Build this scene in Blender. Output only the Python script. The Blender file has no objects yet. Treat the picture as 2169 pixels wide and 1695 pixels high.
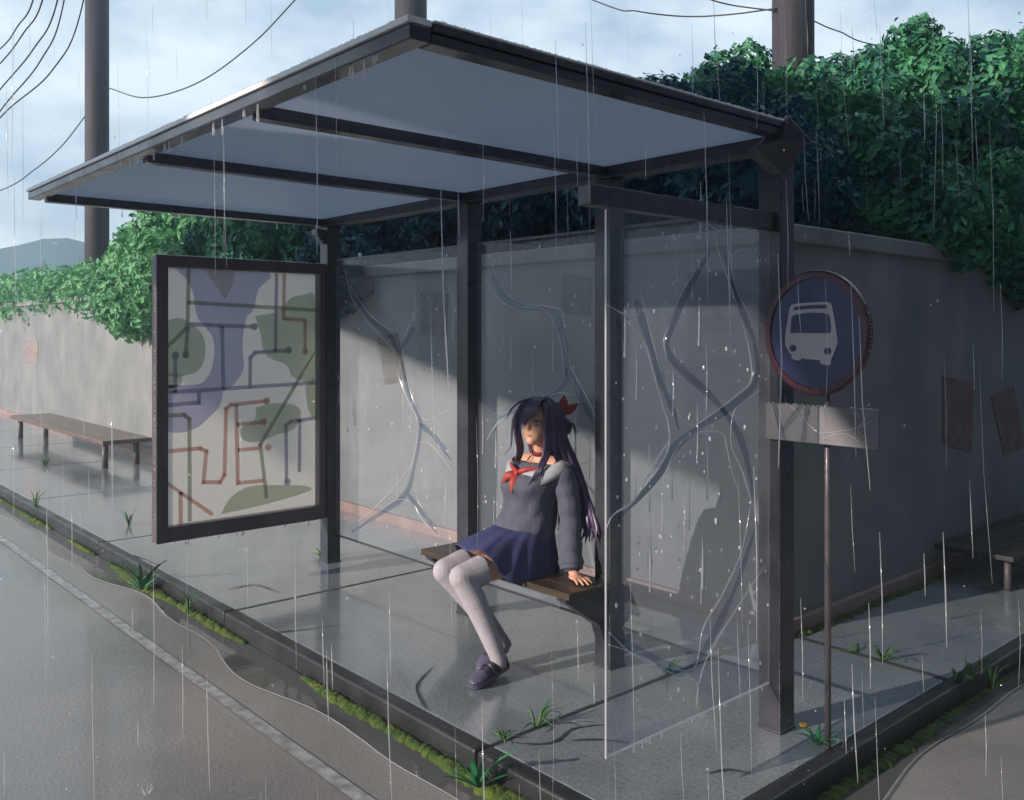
import bpy, bmesh, math, random
import numpy as np
from mathutils import Vector, Matrix, Euler
R = math.radians
S = bpy.context.scene
COL = S.collection

# ------------------------------------------------------------------ camera
CAMZ = 1.62
FPX, CX, HY = 1908.0, 1084.5, 704.0          # focal length, centre and horizon in photo pixels
YAW = R(48.5)
FW = Vector((-math.sin(YAW), math.cos(YAW), 0)); RT = Vector((math.cos(YAW), math.sin(YAW), 0))
cam = bpy.data.cameras.new('camera'); camo = bpy.data.objects.new('camera', cam); COL.objects.link(camo)
camo.location = (0, 0, CAMZ); camo.rotation_euler = (R(90), 0, YAW)
cam.sensor_width = 36; cam.lens = 36 * FPX / 2169; cam.shift_y = (HY - 847.5) / 2169
cam.clip_start = 0.05; cam.clip_end = 2000
S.camera = camo

# ------------------------------------------------------------------ light
SUN = Vector((0.25, 1.0, -0.34)).normalized()       # direction the light travels
W = bpy.data.worlds.new('World'); S.world = W; W.use_nodes = True
nt = W.node_tree; N = nt.nodes; L = nt.links
for n in list(N): N.remove(n)
wo = N.new('ShaderNodeOutputWorld'); bg = N.new('ShaderNodeBackground'); sky = N.new('ShaderNodeTexSky')
sky.sky_type = 'NISHITA'; sky.sun_disc = False
sky.sun_elevation = math.asin(-SUN.z); sky.sun_rotation = math.atan2(-SUN.x, -SUN.y) % (2 * math.pi)
sky.air_density = 1.2; sky.dust_density = 1.0
tc = N.new('ShaderNodeTexCoord'); mp = N.new('ShaderNodeMapping'); mp.inputs['Scale'].default_value = (1, 1, 2.2)
no = N.new('ShaderNodeTexNoise'); no.inputs['Scale'].default_value = 4.6; no.inputs['Detail'].default_value = 6; no.inputs['Roughness'].default_value = .55
cr = N.new('ShaderNodeValToRGB'); cr.color_ramp.elements[0].position = .36; cr.color_ramp.elements[1].position = .60
cr.color_ramp.elements[0].color = (2.2, 3.1, 4.1, 1); cr.color_ramp.elements[1].color = (5.7, 6.35, 6.95, 1)
mx = N.new('ShaderNodeMix'); mx.data_type = 'RGBA'; mx.inputs[0].default_value = .9
L.new(tc.outputs['Generated'], mp.inputs[0]); L.new(mp.outputs[0], no.inputs['Vector']); L.new(no.outputs[0], cr.inputs[0])
L.new(sky.outputs[0], mx.inputs[6]); L.new(cr.outputs[0], mx.inputs[7]); L.new(mx.outputs[2], bg.inputs[0])
bg.inputs[1].default_value = .108
L.new(bg.outputs[0], wo.inputs[0])
sl = bpy.data.lights.new('sun', 'SUN'); slo = bpy.data.objects.new('sun', sl); COL.objects.link(slo)
sl.energy = 5.0; sl.angle = R(.5); sl.color = (1, .85, .73)
slo.rotation_euler = SUN.to_track_quat('-Z', 'Y').to_euler()
S.view_settings.view_transform = 'Standard'; S.view_settings.look = 'None'; S.view_settings.exposure = .88; S.view_settings.gamma = 1

# ------------------------------------------------------------------ helpers
def ray(px, py): return FW + RT * ((px - CX) / FPX) + Vector((0, 0, (HY - py) / FPX))
def on_z(px, py, z=0.0):
    r = ray(px, py); t = (z - CAMZ) / r.z; return Vector((r.x * t, r.y * t, z))
def on_x(px, py, x):
    r = ray(px, py); t = x / r.x; return Vector((x, r.y * t, CAMZ + r.z * t))
def on_y(px, py, y):
    r = ray(px, py); t = y / r.y; return Vector((r.x * t, y, CAMZ + r.z * t))

def tag(o, label=None, cat=None, group=None, kind=None):
    if label: o['label'] = label
    if cat: o['category'] = cat
    if group: o['group'] = group
    if kind: o['kind'] = kind
    return o
def empty(name, loc, label, cat, group=None):
    o = bpy.data.objects.new(name, None); COL.objects.link(o); o.location = loc; o.empty_display_size = .1
    return tag(o, label, cat, group)

def catmull(pts, n=8):
    P = [Vector(p) for p in pts]; P = [P[0] * 2 - P[1]] + P + [P[-1] * 2 - P[-2]]; out = []
    for i in range(1, len(P) - 2):
        for k in range(n):
            t = k / n; a, b, c, d = P[i-1], P[i], P[i+1], P[i+2]
            out.append(.5 * ((2*b) + (c-a)*t + (2*a-5*b+4*c-d)*t*t + (3*b-a-3*c+d)*t**3))
    out.append(P[-2].copy()); return out
def interp(vals, m):
    return list(np.interp(np.linspace(0, len(vals) - 1, m), range(len(vals)), vals))

class MB:
    def __init__(s): s.v = []; s.f = []; s.m = []
    def face(s, idx, m=0): s.f.append(idx); s.m.append(m)
    def poly(s, pts, m=0):
        b = len(s.v); s.v += [tuple(p) for p in pts]; s.face(list(range(b, b + len(pts))), m)
    def box(s, x0, x1, y0, y1, z0, z1, m=0):
        b = len(s.v)
        s.v += [(x0,y0,z0),(x1,y0,z0),(x1,y1,z0),(x0,y1,z0),(x0,y0,z1),(x1,y0,z1),(x1,y1,z1),(x0,y1,z1)]
        for q in ((3,2,1,0),(4,5,6,7),(0,1,5,4),(1,2,6,5),(2,3,7,6),(3,0,4,7)): s.face([b+i for i in q], m)
        return s
    def loft(s, rings, m=0, cap=(True, True), closed=True):
        b = len(s.v); n = len(rings[0])
        for r in rings: s.v += [tuple(p) for p in r]
        for i in range(len(rings) - 1):
            for j in range(n if closed else n - 1):
                k = (j + 1) % n
                s.face([b+i*n+j, b+i*n+k, b+(i+1)*n+k, b+(i+1)*n+j], m)
        if cap[0]: s.face([b + j for j in range(n)][::-1], m)
        if cap[1]: s.face([b + (len(rings)-1)*n + j for j in range(n)], m)
        return s
    def tube(s, path, rad, seg=8, m=0, flat=1.0, side=None, cap=True):
        """swept tube; flat squashes it along the second axis, side fixes the first axis"""
        P = [Vector(p) for p in path]; n = len(P)
        rad = [rad] * n if isinstance(rad, (int, float)) else interp(rad, n)
        rings = []; a = None
        for i in range(n):
            t = (P[min(i+1, n-1)] - P[max(i-1, 0)])
            if t.length < 1e-9: t = Vector((0, 0, 1))
            t.normalize()
            if side is not None: a = Vector(side) - t * Vector(side).dot(t)
            elif a is None: a = t.cross(Vector((.31, .17, .93))) if abs(t.z) < .9 else t.cross(Vector((0, 1, .05)))
            else: a = a - t * a.dot(t)
            if a.length < 1e-6: a = t.orthogonal()
            a = a.normalized(); c = t.cross(a)
            rings.append([P[i] + (a * math.cos(2*math.pi*j/seg) + c * flat * math.sin(2*math.pi*j/seg)) * rad[i] for j in range(seg)])
        return s.loft(rings, m, (cap, cap))
    def ell(s, c, r, seg=16, rings=10, m=0, M=None):
        c = Vector(c); out = []
        for i in range(1, rings):
            ph = math.pi * i / rings; row = []
            for j in range(seg):
                th = 2*math.pi*j/seg
                p = Vector((r[0]*math.sin(ph)*math.cos(th), r[1]*math.sin(ph)*math.sin(th), -r[2]*math.cos(ph)))
                row.append(c + (M @ p if M else p))
            out.append(row)
        b = len(s.v); s.loft(out, m, (False, False))
        lo = Vector((0,0,-r[2])); hi = Vector((0,0,r[2])); k = len(s.v)
        s.v += [tuple(c + (M @ lo if M else lo)), tuple(c + (M @ hi if M else hi))]
        e = b + (rings-2)*seg
        for j in range(seg):
            s.face([k, b+(j+1)%seg, b+j], m); s.face([k+1, e+j, e+(j+1)%seg], m)
        return s
    def prism(s, poly, f, m=0):
        """closed prism: poly of 2-D points, f(u, v, 0 or 1) gives the 3-D point"""
        a = [f(u, v, 0) for u, v in poly]; c = [f(u, v, 1) for u, v in poly]
        return s.loft([a, c], m)
    def mesh(s, name):
        me = bpy.data.meshes.new(name); me.from_pydata(s.v, [], s.f); me.polygons.foreach_set('material_index', s.m)
        return me
    def build(s, name, mats, parent=None, smooth=False, bevel=0, bseg=2, fix=True):
        me = s.mesh(name)
        if fix:
            bm = bmesh.new(); bm.from_mesh(me); bmesh.ops.recalc_face_normals(bm, faces=bm.faces); bm.to_mesh(me); bm.free()
        return link(name, me, mats, parent, smooth, bevel, bseg)
def link(name, me, mats, parent=None, smooth=False, bevel=0, bseg=2):
    o = bpy.data.objects.new(name, me); COL.objects.link(o)
    for mt in (mats if isinstance(mats, (list, tuple)) else [mats]): me.materials.append(mt)
    if smooth: me.polygons.foreach_set('use_smooth', [True] * len(me.polygons))
    if bevel:
        b = o.modifiers.new('bevel', 'BEVEL'); b.width = bevel; b.segments = bseg; b.limit_method = 'ANGLE'; b.angle_limit = R(35)
        me.polygons.foreach_set('use_smooth', [True] * len(me.polygons))
        try: b.harden_normals = True
        except Exception: pass
    if parent is not None: child(o, parent)
    return o
def world_off(o):
    v = Vector((0, 0, 0))
    while o is not None: v += o.location; o = o.parent
    return v
ROOTLOC = {}
def child(o, parent):
    o.parent = parent
    r = parent
    while r.parent is not None: r = r.parent
    if parent.parent is None: o.matrix_parent_inverse = Matrix.Translation(-r.location)
def remesh(o, vox, it=6, fac=.5):
    r = o.modifiers.new('r', 'REMESH'); r.mode = 'VOXEL'; r.voxel_size = vox; r.use_smooth_shade = True
    k = o.modifiers.new('s', 'SMOOTH'); k.iterations = it; k.factor = fac
    dg = bpy.context.evaluated_depsgraph_get(); dg.update()
    me = bpy.data.meshes.new_from_object(o.evaluated_get(dg)); mats = list(o.data.materials)
    o.modifiers.clear(); o.data = me
    if not me.materials:
        for mt in mats: me.materials.append(mt)
    me.polygons.foreach_set('use_smooth', [True] * len(me.polygons))
    return o
def copy_tree(o, parent=None):
    c = o.copy(); COL.objects.link(c)
    if parent: c.parent = parent
    for ch in [x for x in S.objects if x.parent == o]: copy_tree(ch, c)
    return c

# ------------------------------------------------------------------ materials
def mat(name, col, rough=.6, metal=0, var=.25, scale=6.0, bump=.0, bscale=60., stretch=(1,1,1), col2=None, rvar=0, spec=.5, coat=0, detail=5, lo=.35, hi=.68):
    m = bpy.data.materials.new(name); m.use_nodes = True; nt = m.node_tree; N = nt.nodes; L = nt.links
    p = N['Principled BSDF']; p.inputs['Roughness'].default_value = rough; p.inputs['Metallic'].default_value = metal
    p.inputs['Specular IOR Level'].default_value = spec; p.inputs['Coat Weight'].default_value = coat; p.inputs['Coat Roughness'].default_value = .08
    tc = N.new('ShaderNodeTexCoord'); mp = N.new('ShaderNodeMapping'); mp.inputs['Scale'].default_value = stretch
    L.new(tc.outputs['Object'], mp.inputs[0])
    n = N.new('ShaderNodeTexNoise'); n.inputs['Scale'].default_value = scale; n.inputs['Detail'].default_value = detail; L.new(mp.outputs[0], n.inputs['Vector'])
    r = N.new('ShaderNodeValToRGB'); r.color_ramp.elements[0].position = lo; r.color_ramp.elements[1].position = hi
    c2 = col2 or tuple(c * (1 - var) for c in col)
    r.color_ramp.elements[0].color = (*c2, 1); r.color_ramp.elements[1].color = (*col, 1)
    L.new(n.outputs[0], r.inputs[0]); L.new(r.outputs[0], p.inputs['Base Color'])
    if rvar:
        mr = N.new('ShaderNodeMapRange'); mr.inputs['From Min'].default_value = .35; mr.inputs['From Max'].default_value = .65
        mr.inputs['To Min'].default_value = max(.02, rough - rvar); mr.inputs['To Max'].default_value = rough + rvar
        n2 = N.new('ShaderNodeTexNoise'); n2.inputs['Scale'].default_value = scale * .6; n2.inputs['Detail'].default_value = 6
        L.new(mp.outputs[0], n2.inputs['Vector']); L.new(n2.outputs[0], mr.inputs[0]); L.new(mr.outputs[0], p.inputs['Roughness'])
    if bump:
        b = N.new('ShaderNodeBump'); b.inputs['Strength'].default_value = bump; b.inputs['Distance'].default_value = .01
        nb = N.new('ShaderNodeTexNoise'); nb.inputs['Scale'].default_value = bscale; nb.inputs['Detail'].default_value = 4
        L.new(tc.outputs['Object'], nb.inputs['Vector']); L.new(nb.outputs[0], b.inputs['Height']); L.new(b.outputs[0], p.inputs['Normal'])
    return m

M = {}
M['metal'] = mat('dark_wet_metal', (.040, .041, .056), .32, .0, .35, 9, .04, 90, coat=.35, rvar=.1)
M['metal_pinkish'] = mat('purple_brown_metal', (.095, .070, .080), .36, 0, .35, 7, .04, 90, coat=.3)  # purple-brown frame metal, made pinker for the pinkish light on it
M['edge'] = mat('pale_rim_highlight', (.86, .88, .9), .3, .0, .1, 8)  # near-white colour paints a bright rim highlight
M['skin'] = mat('skin', (.64, .34, .235), .5, 0, .08, 20)
M['skin'].node_tree.nodes['Principled BSDF'].inputs['Subsurface Weight'].default_value = .06
M['hair'] = mat('purple_hair', (.070, .047, .120), .36, 0, .45, 60, .05, 200, stretch=(3, 3, .3))
M['sweater'] = mat('grey_knit', (.090, .098, .140), .85, 0, .25, 26, .35, 55, stretch=(1, 1, .35))
M['collar'] = mat('white_cotton', (.38, .40, .46), .7, 0, .15, 30)
M['red'] = mat('red_cloth', (.42, .035, .030), .6, 0, .35, 35, .1, 80)
M['darkred'] = mat('dark_red_cloth', (.17, .016, .026), .6, 0, .3, 30)
M['skirt'] = mat('navy_cloth', (.045, .055, .16), .72, 0, .3, 24, .1, 70)
M['sock'] = mat('white_sock', (.43, .41, .46), .75, 0, .12, 40, .08, 150)
M['shoe'] = mat('dark_shoe_leather', (.026, .023, .042), .3, 0, .3, 20, coat=.3)
M['toe'] = mat('violet_shoe_toe', (.095, .085, .15), .32, 0, .2, 20, coat=.3)
M['eye_white_glint'] = mat('eye_white_glint', (.7, .68, .66), .3, 0, .02)
M['iris'] = mat('purple_iris', (.06, .02, .09), .15, 0, .3, 200)
M['lash'] = mat('dark_lash', (.015, .01, .015), .6)
M['lip'] = mat('lip', (.30, .12, .09), .5)
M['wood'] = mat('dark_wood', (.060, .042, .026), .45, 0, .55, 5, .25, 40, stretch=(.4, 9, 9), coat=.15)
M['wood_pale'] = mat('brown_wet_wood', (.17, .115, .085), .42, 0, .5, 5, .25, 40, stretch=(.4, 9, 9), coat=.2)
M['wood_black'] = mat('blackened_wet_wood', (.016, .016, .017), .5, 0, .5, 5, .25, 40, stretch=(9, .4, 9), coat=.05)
M['leg'] = mat('grey_bench_leg', (.10, .09, .10), .5, 0, .3, 12)
M['pole'] = mat('dark_wood_pole', (.034, .032, .046), .75, 0, .45, 3, .35, 25, stretch=(5, 5, .25))
M['wire'] = mat('black_cable', (.02, .022, .026), .6)
M['plinth'] = mat('pink_stone_plinth', (.34, .235, .225), .55, 0, .3, 4, .2, 50)
M['coping'] = mat('grey_coping', (.22, .24, .24), .6, 0, .4, 3, .25, 40, stretch=(1, 1, .4))
M['kerb'] = mat('black_kerb_stone', (.030, .032, .036), .35, 0, .5, 5, .3, 45, rvar=.12)
M['moss'] = mat('moss', (.085, .13, .012), .9, 0, .5, 14, .8, 90, col2=(.018, .055, .010))
M['blue'] = mat('sign_blue', (.020, .028, .115), .4, 0, .1, 6, coat=.2)
M['rim'] = mat('sign_red_rim', (.075, .014, .032), .4, 0, .2, 8, coat=.2)
M['symbol'] = mat('sign_pale_paint', (.52, .48, .52), .5, 0, .08, 8)
M['plate'] = mat('grey_plate', (.17, .17, .19), .45, 0, .15, 8, coat=.2)
M['steel'] = mat('grey_steel_pole', (.20, .18, .19), .38, .3, .25, 10, coat=.1)
M['poster_red'] = mat('faded_red_poster', (.215, .145, .15), .8, 0, .35, 9)
M['poster_brown'] = mat('faded_brown_poster', (.13, .125, .115), .8, 0, .35, 9)
M['poster_pink'] = mat('faded_pink_poster', (.28, .23, .23), .8, 0, .3, 9)
M['poster_grey'] = mat('faded_grey_poster', (.17, .17, .18), .8, 0, .35, 9)
M['grass'] = mat('grass_blade', (.07, .21, .055), .55, 0, .5, 12)
M['weed'] = mat('weed_leaf', (.028, .24, .085), .45, 0, .5, 10)
M['petal'] = mat('yellow_petal', (.55, .33, .02), .6)
M['crack'] = mat('dark_joint', (.045, .048, .05), .7, 0, .5, 14)
M['line'] = mat('worn_white_paint', (.42, .43, .44), .4, 0, .5, 18, rvar=.15, col2=(.20, .20, .20))
M['hill'] = mat('hazed_wooded_hill', (.05, .14, .17), .9, 0, .35, .05)  # bluish teal has distance haze mixed into the wooded green
M['concrete'] = mat('blocker_blue_grey', (.13, .17, .23), .8, 0, .3, 2)  # blue-grey of the added light blockers, tints their bounce

def wall_material():
    m = mat('stained_concrete', (.23, .24, .245), .62, 0, .2, 2.2, .22, 35, col2=(.165, .18, .188)); nt = m.node_tree; N = nt.nodes; L = nt.links
    p = N['Principled BSDF']; base = p.inputs['Base Color'].links[0].from_socket
    tc = N.new('ShaderNodeTexCoord'); mp = N.new('ShaderNodeMapping'); mp.inputs['Scale'].default_value = (1.5, 1.5, .3); L.new(tc.outputs['Object'], mp.inputs[0])
    n = N.new('ShaderNodeTexNoise'); n.inputs['Scale'].default_value = 1.6; n.inputs['Detail'].default_value = 7; n.inputs['Roughness'].default_value = .62; L.new(mp.outputs[0], n.inputs['Vector'])
    r = N.new('ShaderNodeValToRGB'); r.color_ramp.elements[0].position = .42; r.color_ramp.elements[1].position = .68
    r.color_ramp.elements[0].color = (0, 0, 0, 1); r.color_ramp.elements[1].color = (.42, .42, .42, 1); L.new(n.outputs[0], r.inputs[0])
    x = N.new('ShaderNodeMix'); x.data_type = 'RGBA'; L.new(r.outputs[0], x.inputs[0]); L.new(base, x.inputs[6]); x.inputs[7].default_value = (.10, .122, .125, 1)
    L.new(x.outputs[2], p.inputs['Base Color']); return m
M['wall'] = wall_material()

def wet_ground(name, dry, wet, scale, rlo, rhi, speck, bumpd):
    m = bpy.data.materials.new(name); m.use_nodes = True; nt = m.node_tree; N = nt.nodes; L = nt.links; p = N['Principled BSDF']
    tc = N.new('ShaderNodeTexCoord')
    def noise(sc, d=6, ro=.6):
        n = N.new('ShaderNodeTexNoise'); n.inputs['Scale'].default_value = sc; n.inputs['Detail'].default_value = d; n.inputs['Roughness'].default_value = ro
        L.new(tc.outputs['Object'], n.inputs['Vector']); return n.outputs[0]
    big = noise(scale); fine = noise(speck, 3, .7)
    r = N.new('ShaderNodeValToRGB'); r.color_ramp.elements[0].position = .38; r.color_ramp.elements[1].position = .64
    r.color_ramp.elements[0].color = (*wet, 1); r.color_ramp.elements[1].color = (*dry, 1); L.new(big, r.inputs[0])
    r2 = N.new('ShaderNodeValToRGB'); r2.color_ramp.elements[0].position = .28; r2.color_ramp.elements[1].position = .6
    r2.color_ramp.elements[0].color = (.6, .6, .6, 1); r2.color_ramp.elements[1].color = (1, 1, 1, 1); L.new(fine, r2.inputs[0])
    x = N.new('ShaderNodeMix'); x.data_type = 'RGBA'; x.blend_type = 'MULTIPLY'; x.inputs[0].default_value = 1
    L.new(r.outputs[0], x.inputs[6]); L.new(r2.outputs[0], x.inputs[7]); L.new(x.outputs[2], p.inputs['Base Color'])
    mr = N.new('ShaderNodeMapRange'); mr.inputs['From Min'].default_value = .36; mr.inputs['From Max'].default_value = .66
    mr.inputs['To Min'].default_value = rlo; mr.inputs['To Max'].default_value = rhi; L.new(big, mr.inputs[0]); L.new(mr.outputs[0], p.inputs['Roughness'])
    p.inputs['Specular IOR Level'].default_value = .8; p.inputs['Coat Weight'].default_value = .55; p.inputs['Coat Roughness'].default_value = .06; p.inputs['Coat IOR'].default_value = 1.4
    b = N.new('ShaderNodeBump'); b.inputs['Strength'].default_value = bumpd; b.inputs['Distance'].default_value = .006
    L.new(noise(speck * .5, 4), b.inputs['Height']); L.new(b.outputs[0], p.inputs['Normal']); return m
M['pavement'] = wet_ground('wet_concrete_paving', (.28, .32, .35), (.18, .215, .245), 1.1, .06, .24, 60, .10)
M['road'] = wet_ground('wet_asphalt', (.30, .285, .275), (.20, .198, .195), .8, .24, .42, 130, .35)
M['road'].node_tree.nodes['Principled BSDF'].inputs['Coat Weight'].default_value = .22

def water_material():
    m = bpy.data.materials.new('puddle_water'); m.use_nodes = True; nt = m.node_tree; N = nt.nodes; L = nt.links; p = N['Principled BSDF']
    p.inputs['Base Color'].default_value = (.09, .088, .09, 1); p.inputs['Roughness'].default_value = .04; p.inputs['Specular IOR Level'].default_value = .7
    tc = N.new('ShaderNodeTexCoord'); v = N.new('ShaderNodeTexNoise'); v.inputs['Scale'].default_value = 26; L.new(tc.outputs['Object'], v.inputs['Vector'])
    b = N.new('ShaderNodeBump'); b.inputs['Strength'].default_value = .12; b.inputs['Distance'].default_value = .004; L.new(v.outputs[0], b.inputs['Height']); L.new(b.outputs[0], p.inputs['Normal']); return m
M['water'] = water_material()

def glass_material():
    m = bpy.data.materials.new('wet_glass'); m.use_nodes = True; nt = m.node_tree; N = nt.nodes; L = nt.links
    for n in list(N): N.remove(n)
    o = N.new('ShaderNodeOutputMaterial'); t = N.new('ShaderNodeBsdfTransparent'); t.inputs[0].default_value = (.93, .945, .965, 1)
    g = N.new('ShaderNodeBsdfGlossy'); g.inputs['Roughness'].default_value = .03
    d = N.new('ShaderNodeBsdfDiffuse'); d.inputs[0].default_value = (.6, .66, .74, 1)
    lw = N.new('ShaderNodeLayerWeight'); lw.inputs[0].default_value = .5; pw = N.new('ShaderNodeMath'); pw.operation = 'POWER'; pw.inputs[1].default_value = 4; L.new(lw.outputs['Facing'], pw.inputs[0])
    f = N.new('ShaderNodeMath'); f.operation = 'MULTIPLY_ADD'; f.inputs[1].default_value = .7; f.inputs[2].default_value = .02; L.new(pw.outputs[0], f.inputs[0])
    m0 = N.new('ShaderNodeMixShader'); m0.inputs[0].default_value = .055; L.new(t.outputs[0], m0.inputs[1]); L.new(d.outputs[0], m0.inputs[2])
    m1 = N.new('ShaderNodeMixShader'); L.new(f.outputs[0], m1.inputs[0]); L.new(m0.outputs[0], m1.inputs[1]); L.new(g.outputs[0], m1.inputs[2]); L.new(m1.outputs[0], o.inputs[0]); return m
M['glass'] = glass_material()
def drop_material(name, col, op):
    m = bpy.data.materials.new(name); m.use_nodes = True; nt = m.node_tree; N = nt.nodes; L = nt.links
    for n in list(N): N.remove(n)
    o = N.new('ShaderNodeOutputMaterial'); t = N.new('ShaderNodeBsdfTransparent'); d = N.new('ShaderNodeBsdfDiffuse'); d.inputs[0].default_value = col
    tr = N.new('ShaderNodeBsdfTranslucent'); tr.inputs[0].default_value = col; g = N.new('ShaderNodeBsdfGlossy'); g.inputs['Roughness'].default_value = .1
    a = N.new('ShaderNodeMixShader'); a.inputs[0].default_value = .5; L.new(d.outputs[0], a.inputs[1]); L.new(tr.outputs[0], a.inputs[2])
    b = N.new('ShaderNodeMixShader'); b.inputs[0].default_value = .25; L.new(a.outputs[0], b.inputs[1]); L.new(g.outputs[0], b.inputs[2])
    c = N.new('ShaderNodeMixShader'); c.inputs[0].default_value = op; L.new(t.outputs[0], c.inputs[1]); L.new(b.outputs[0], c.inputs[2]); L.new(c.outputs[0], o.inputs[0]); return m
M['drop'] = drop_material('rain_water', (.92, .95, 1, 1), .42)
M['streak'] = drop_material('glass_rivulet', (.9, .93, 1, 1), .6)

def sheet_material(name, col, trans, rough=.35):
    """opal sheet: lets part of the light through"""
    m = mat(name, col, rough, 0, .06, 3); nt = m.node_tree; N = nt.nodes; L = nt.links; p = N['Principled BSDF']; o = N['Material Output']
    t = N.new('ShaderNodeBsdfTranslucent'); t.inputs[0].default_value = (*col, 1)
    x = N.new('ShaderNodeMixShader'); x.inputs[0].default_value = trans; L.new(p.outputs[0], x.inputs[1]); L.new(t.outputs[0], x.inputs[2]); L.new(x.outputs[0], o.inputs[0]); return m
M['roof'] = sheet_material('opal_roof_sheet', (.62, .68, .78), .6)
M['map_land'] = sheet_material('map_cream', (.86, .79, .70), .7)
M['map_water'] = sheet_material('map_lavender', (.62, .62, .84), .7)
M['map_green'] = sheet_material('map_green', (.62, .69, .55), .7)
M['map_road_grey'] = sheet_material('map_slate_route', (.50, .49, .60), .7)
M['map_road_green'] = sheet_material('map_olive_route', (.50, .54, .42), .7)
M['map_road_red'] = sheet_material('map_red_route', (.80, .52, .44), .7)

def leaf_material(name, a, b, scale=1.6):
    m = bpy.data.materials.new(name); m.use_nodes = True; nt = m.node_tree; N = nt.nodes; L = nt.links; p = N['Principled BSDF']; o = N['Material Output']
    tc = N.new('ShaderNodeTexCoord'); n = N.new('ShaderNodeTexNoise'); n.inputs['Scale'].default_value = scale; n.inputs['Detail'].default_value = 3; L.new(tc.outputs['Object'], n.inputs['Vector'])
    g = N.new('ShaderNodeNewGeometry'); ad = N.new('ShaderNodeMath'); ad.operation = 'MULTIPLY_ADD'; ad.inputs[1].default_value = .35; L.new(g.outputs['Random Per Island'], ad.inputs[0]); 
    su = N.new('ShaderNodeMath'); su.operation = 'SUBTRACT'; su.inputs[1].default_value = .17; L.new(n.outputs[0], su.inputs[0]); L.new(su.outputs[0], ad.inputs[2])
    r = N.new('ShaderNodeValToRGB'); r.color_ramp.elements[0].position = .34; r.color_ramp.elements[1].position = .66
    r.color_ramp.elements[0].color = (*b, 1); r.color_ramp.elements[1].color = (*a, 1); L.new(ad.outputs[0], r.inputs[0]); L.new(r.outputs[0], p.inputs['Base Color'])
    p.inputs['Roughness'].default_value = .5; p.inputs['Specular IOR Level'].default_value = .25
    t = N.new('ShaderNodeBsdfTranslucent'); L.new(r.outputs[0], t.inputs[0]); x = N.new('ShaderNodeMixShader'); x.inputs[0].default_value = .22
    L.new(p.outputs[0], x.inputs[1]); L.new(t.outputs[0], x.inputs[2]); L.new(x.outputs[0], o.inputs[0]); return m
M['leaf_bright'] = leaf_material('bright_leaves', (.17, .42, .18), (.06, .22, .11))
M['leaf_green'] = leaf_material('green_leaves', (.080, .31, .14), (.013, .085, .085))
M['leaf_shaded'] = leaf_material('shaded_leaves', (.008, .070, .100), (.005, .042, .078))  # navy leaf colour has the shade behind the shelter painted in
M['bark'] = mat('bark', (.05, .04, .035), .85, 0, .4, 10, .5, 30)

# ------------------------------------------------------------------ setting
KX, KY = -1.73, 2.20                    # kerb faces
WX, WY = -2.63, 4.30                    # wall faces
ROADZ = -.10
def struct(o): o['kind'] = 'structure'; return o
g = MB(); g.poly([(-135, -135, ROADZ - .02), (135, -135, ROADZ - .02), (135, 135, ROADZ - .02), (-135, 135, ROADZ - .02)]); struct(g.build('ground', M['road']))
g = MB(); g.poly([(-80, -5.2, ROADZ), (9, -5.2, ROADZ), (9, KY, ROADZ), (-80, KY, ROADZ)])
g.poly([(KX, KY, ROADZ), (7, KY, ROADZ), (7, 80, ROADZ), (KX, 80, ROADZ)]); struct(g.build('road', M['road']))

random.seed(5)
KW = .075
pav = MB(); J = .011
xs = [-2.70 - 2.3 * i for i in range(0, 22)]
pav.box(-2.70 + J, KX - KW - .004, KY + KW + .004, WY - J, -.06, 0)
for a, b in zip(xs[:-1], xs[1:]): pav.box(b + J, a - J, KY + KW + .004, WY + .05, -.06, 0)
ys = [4.30, 6.75, 9.2, 11.65, 14.1, 18, 24, 32]
for a, b in zip(ys[:-1], ys[1:]): pav.box(WX - .05, KX - KW - .004, a + J, b - J, -.06, 0)
struct(pav.build('pavement', M['pavement'], bevel=.008))
g = MB(); g.box(-60, KX - .05, KY + .05, WY + .1, -.09, -.008); g.box(WX - .1, KX - .05, WY + .1, 60, -.09, -.008); struct(g.build('pavement_bed', M['crack']))
kb = MB()
for a, b in zip([KX] + xs[:-1], xs): kb.box(b + .003, a - .003, KY, KY + KW, -.14, .004 + random.uniform(-.003, .003))
for a, b in zip([KY + KW + .004] + ys[:-1], ys): kb.box(KX - KW, KX, a + .003, b - .003, -.14, .004 + random.uniform(-.003, .003))
struct(kb.build('kerb', M['kerb'], bevel=.016, bseg=3))
ln = MB()
for i in range(120):
    x0 = -1.0 - i * .5; ln.poly([(x0 - .5, 1.755, ROADZ + .004), (x0, 1.755, ROADZ + .004), (x0, 1.815, ROADZ + .004), (x0 - .5, 1.815, ROADZ + .004)])
struct(ln.build('road_line', M['line']))

# gutter water, wavy edge towards the road
def wav(t, a, b, c): return a * math.sin(t * 2.1 + c) + b * math.sin(t * 5.3 + 2 * c)
def puddle(along, n, fn_edge, fn_back, z):
    p = MB(); A = []; B = []
    for i in range(n): t = along[0] + (along[1] - along[0]) * i / (n - 1); A.append(fn_edge(t)); B.append(fn_back(t))
    bb = len(p.v); p.v += [(x, y, z) for x, y in A] + [(x, y, z) for x, y in B]
    for i in range(n - 1): p.face([bb+i, bb+i+1, bb+n+i+1, bb+n+i])
    return p, A
p1, e1 = puddle((-16, -1.9), 140, lambda t: (t, KY - .17 + wav(t, .05, .03, 1.0) - (.10 if t > -3.2 else 0) * min(1, max(0, (t + 3.2)))), lambda t: (t, KY - .004), ROADZ + .007)
p2, e2 = puddle((2.6, 9), 80, lambda t: (KX + .13 + wav(t, .045, .02, 2.2), t), lambda t: (KX + .004, t), ROADZ + .007)
wtr = MB()
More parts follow.
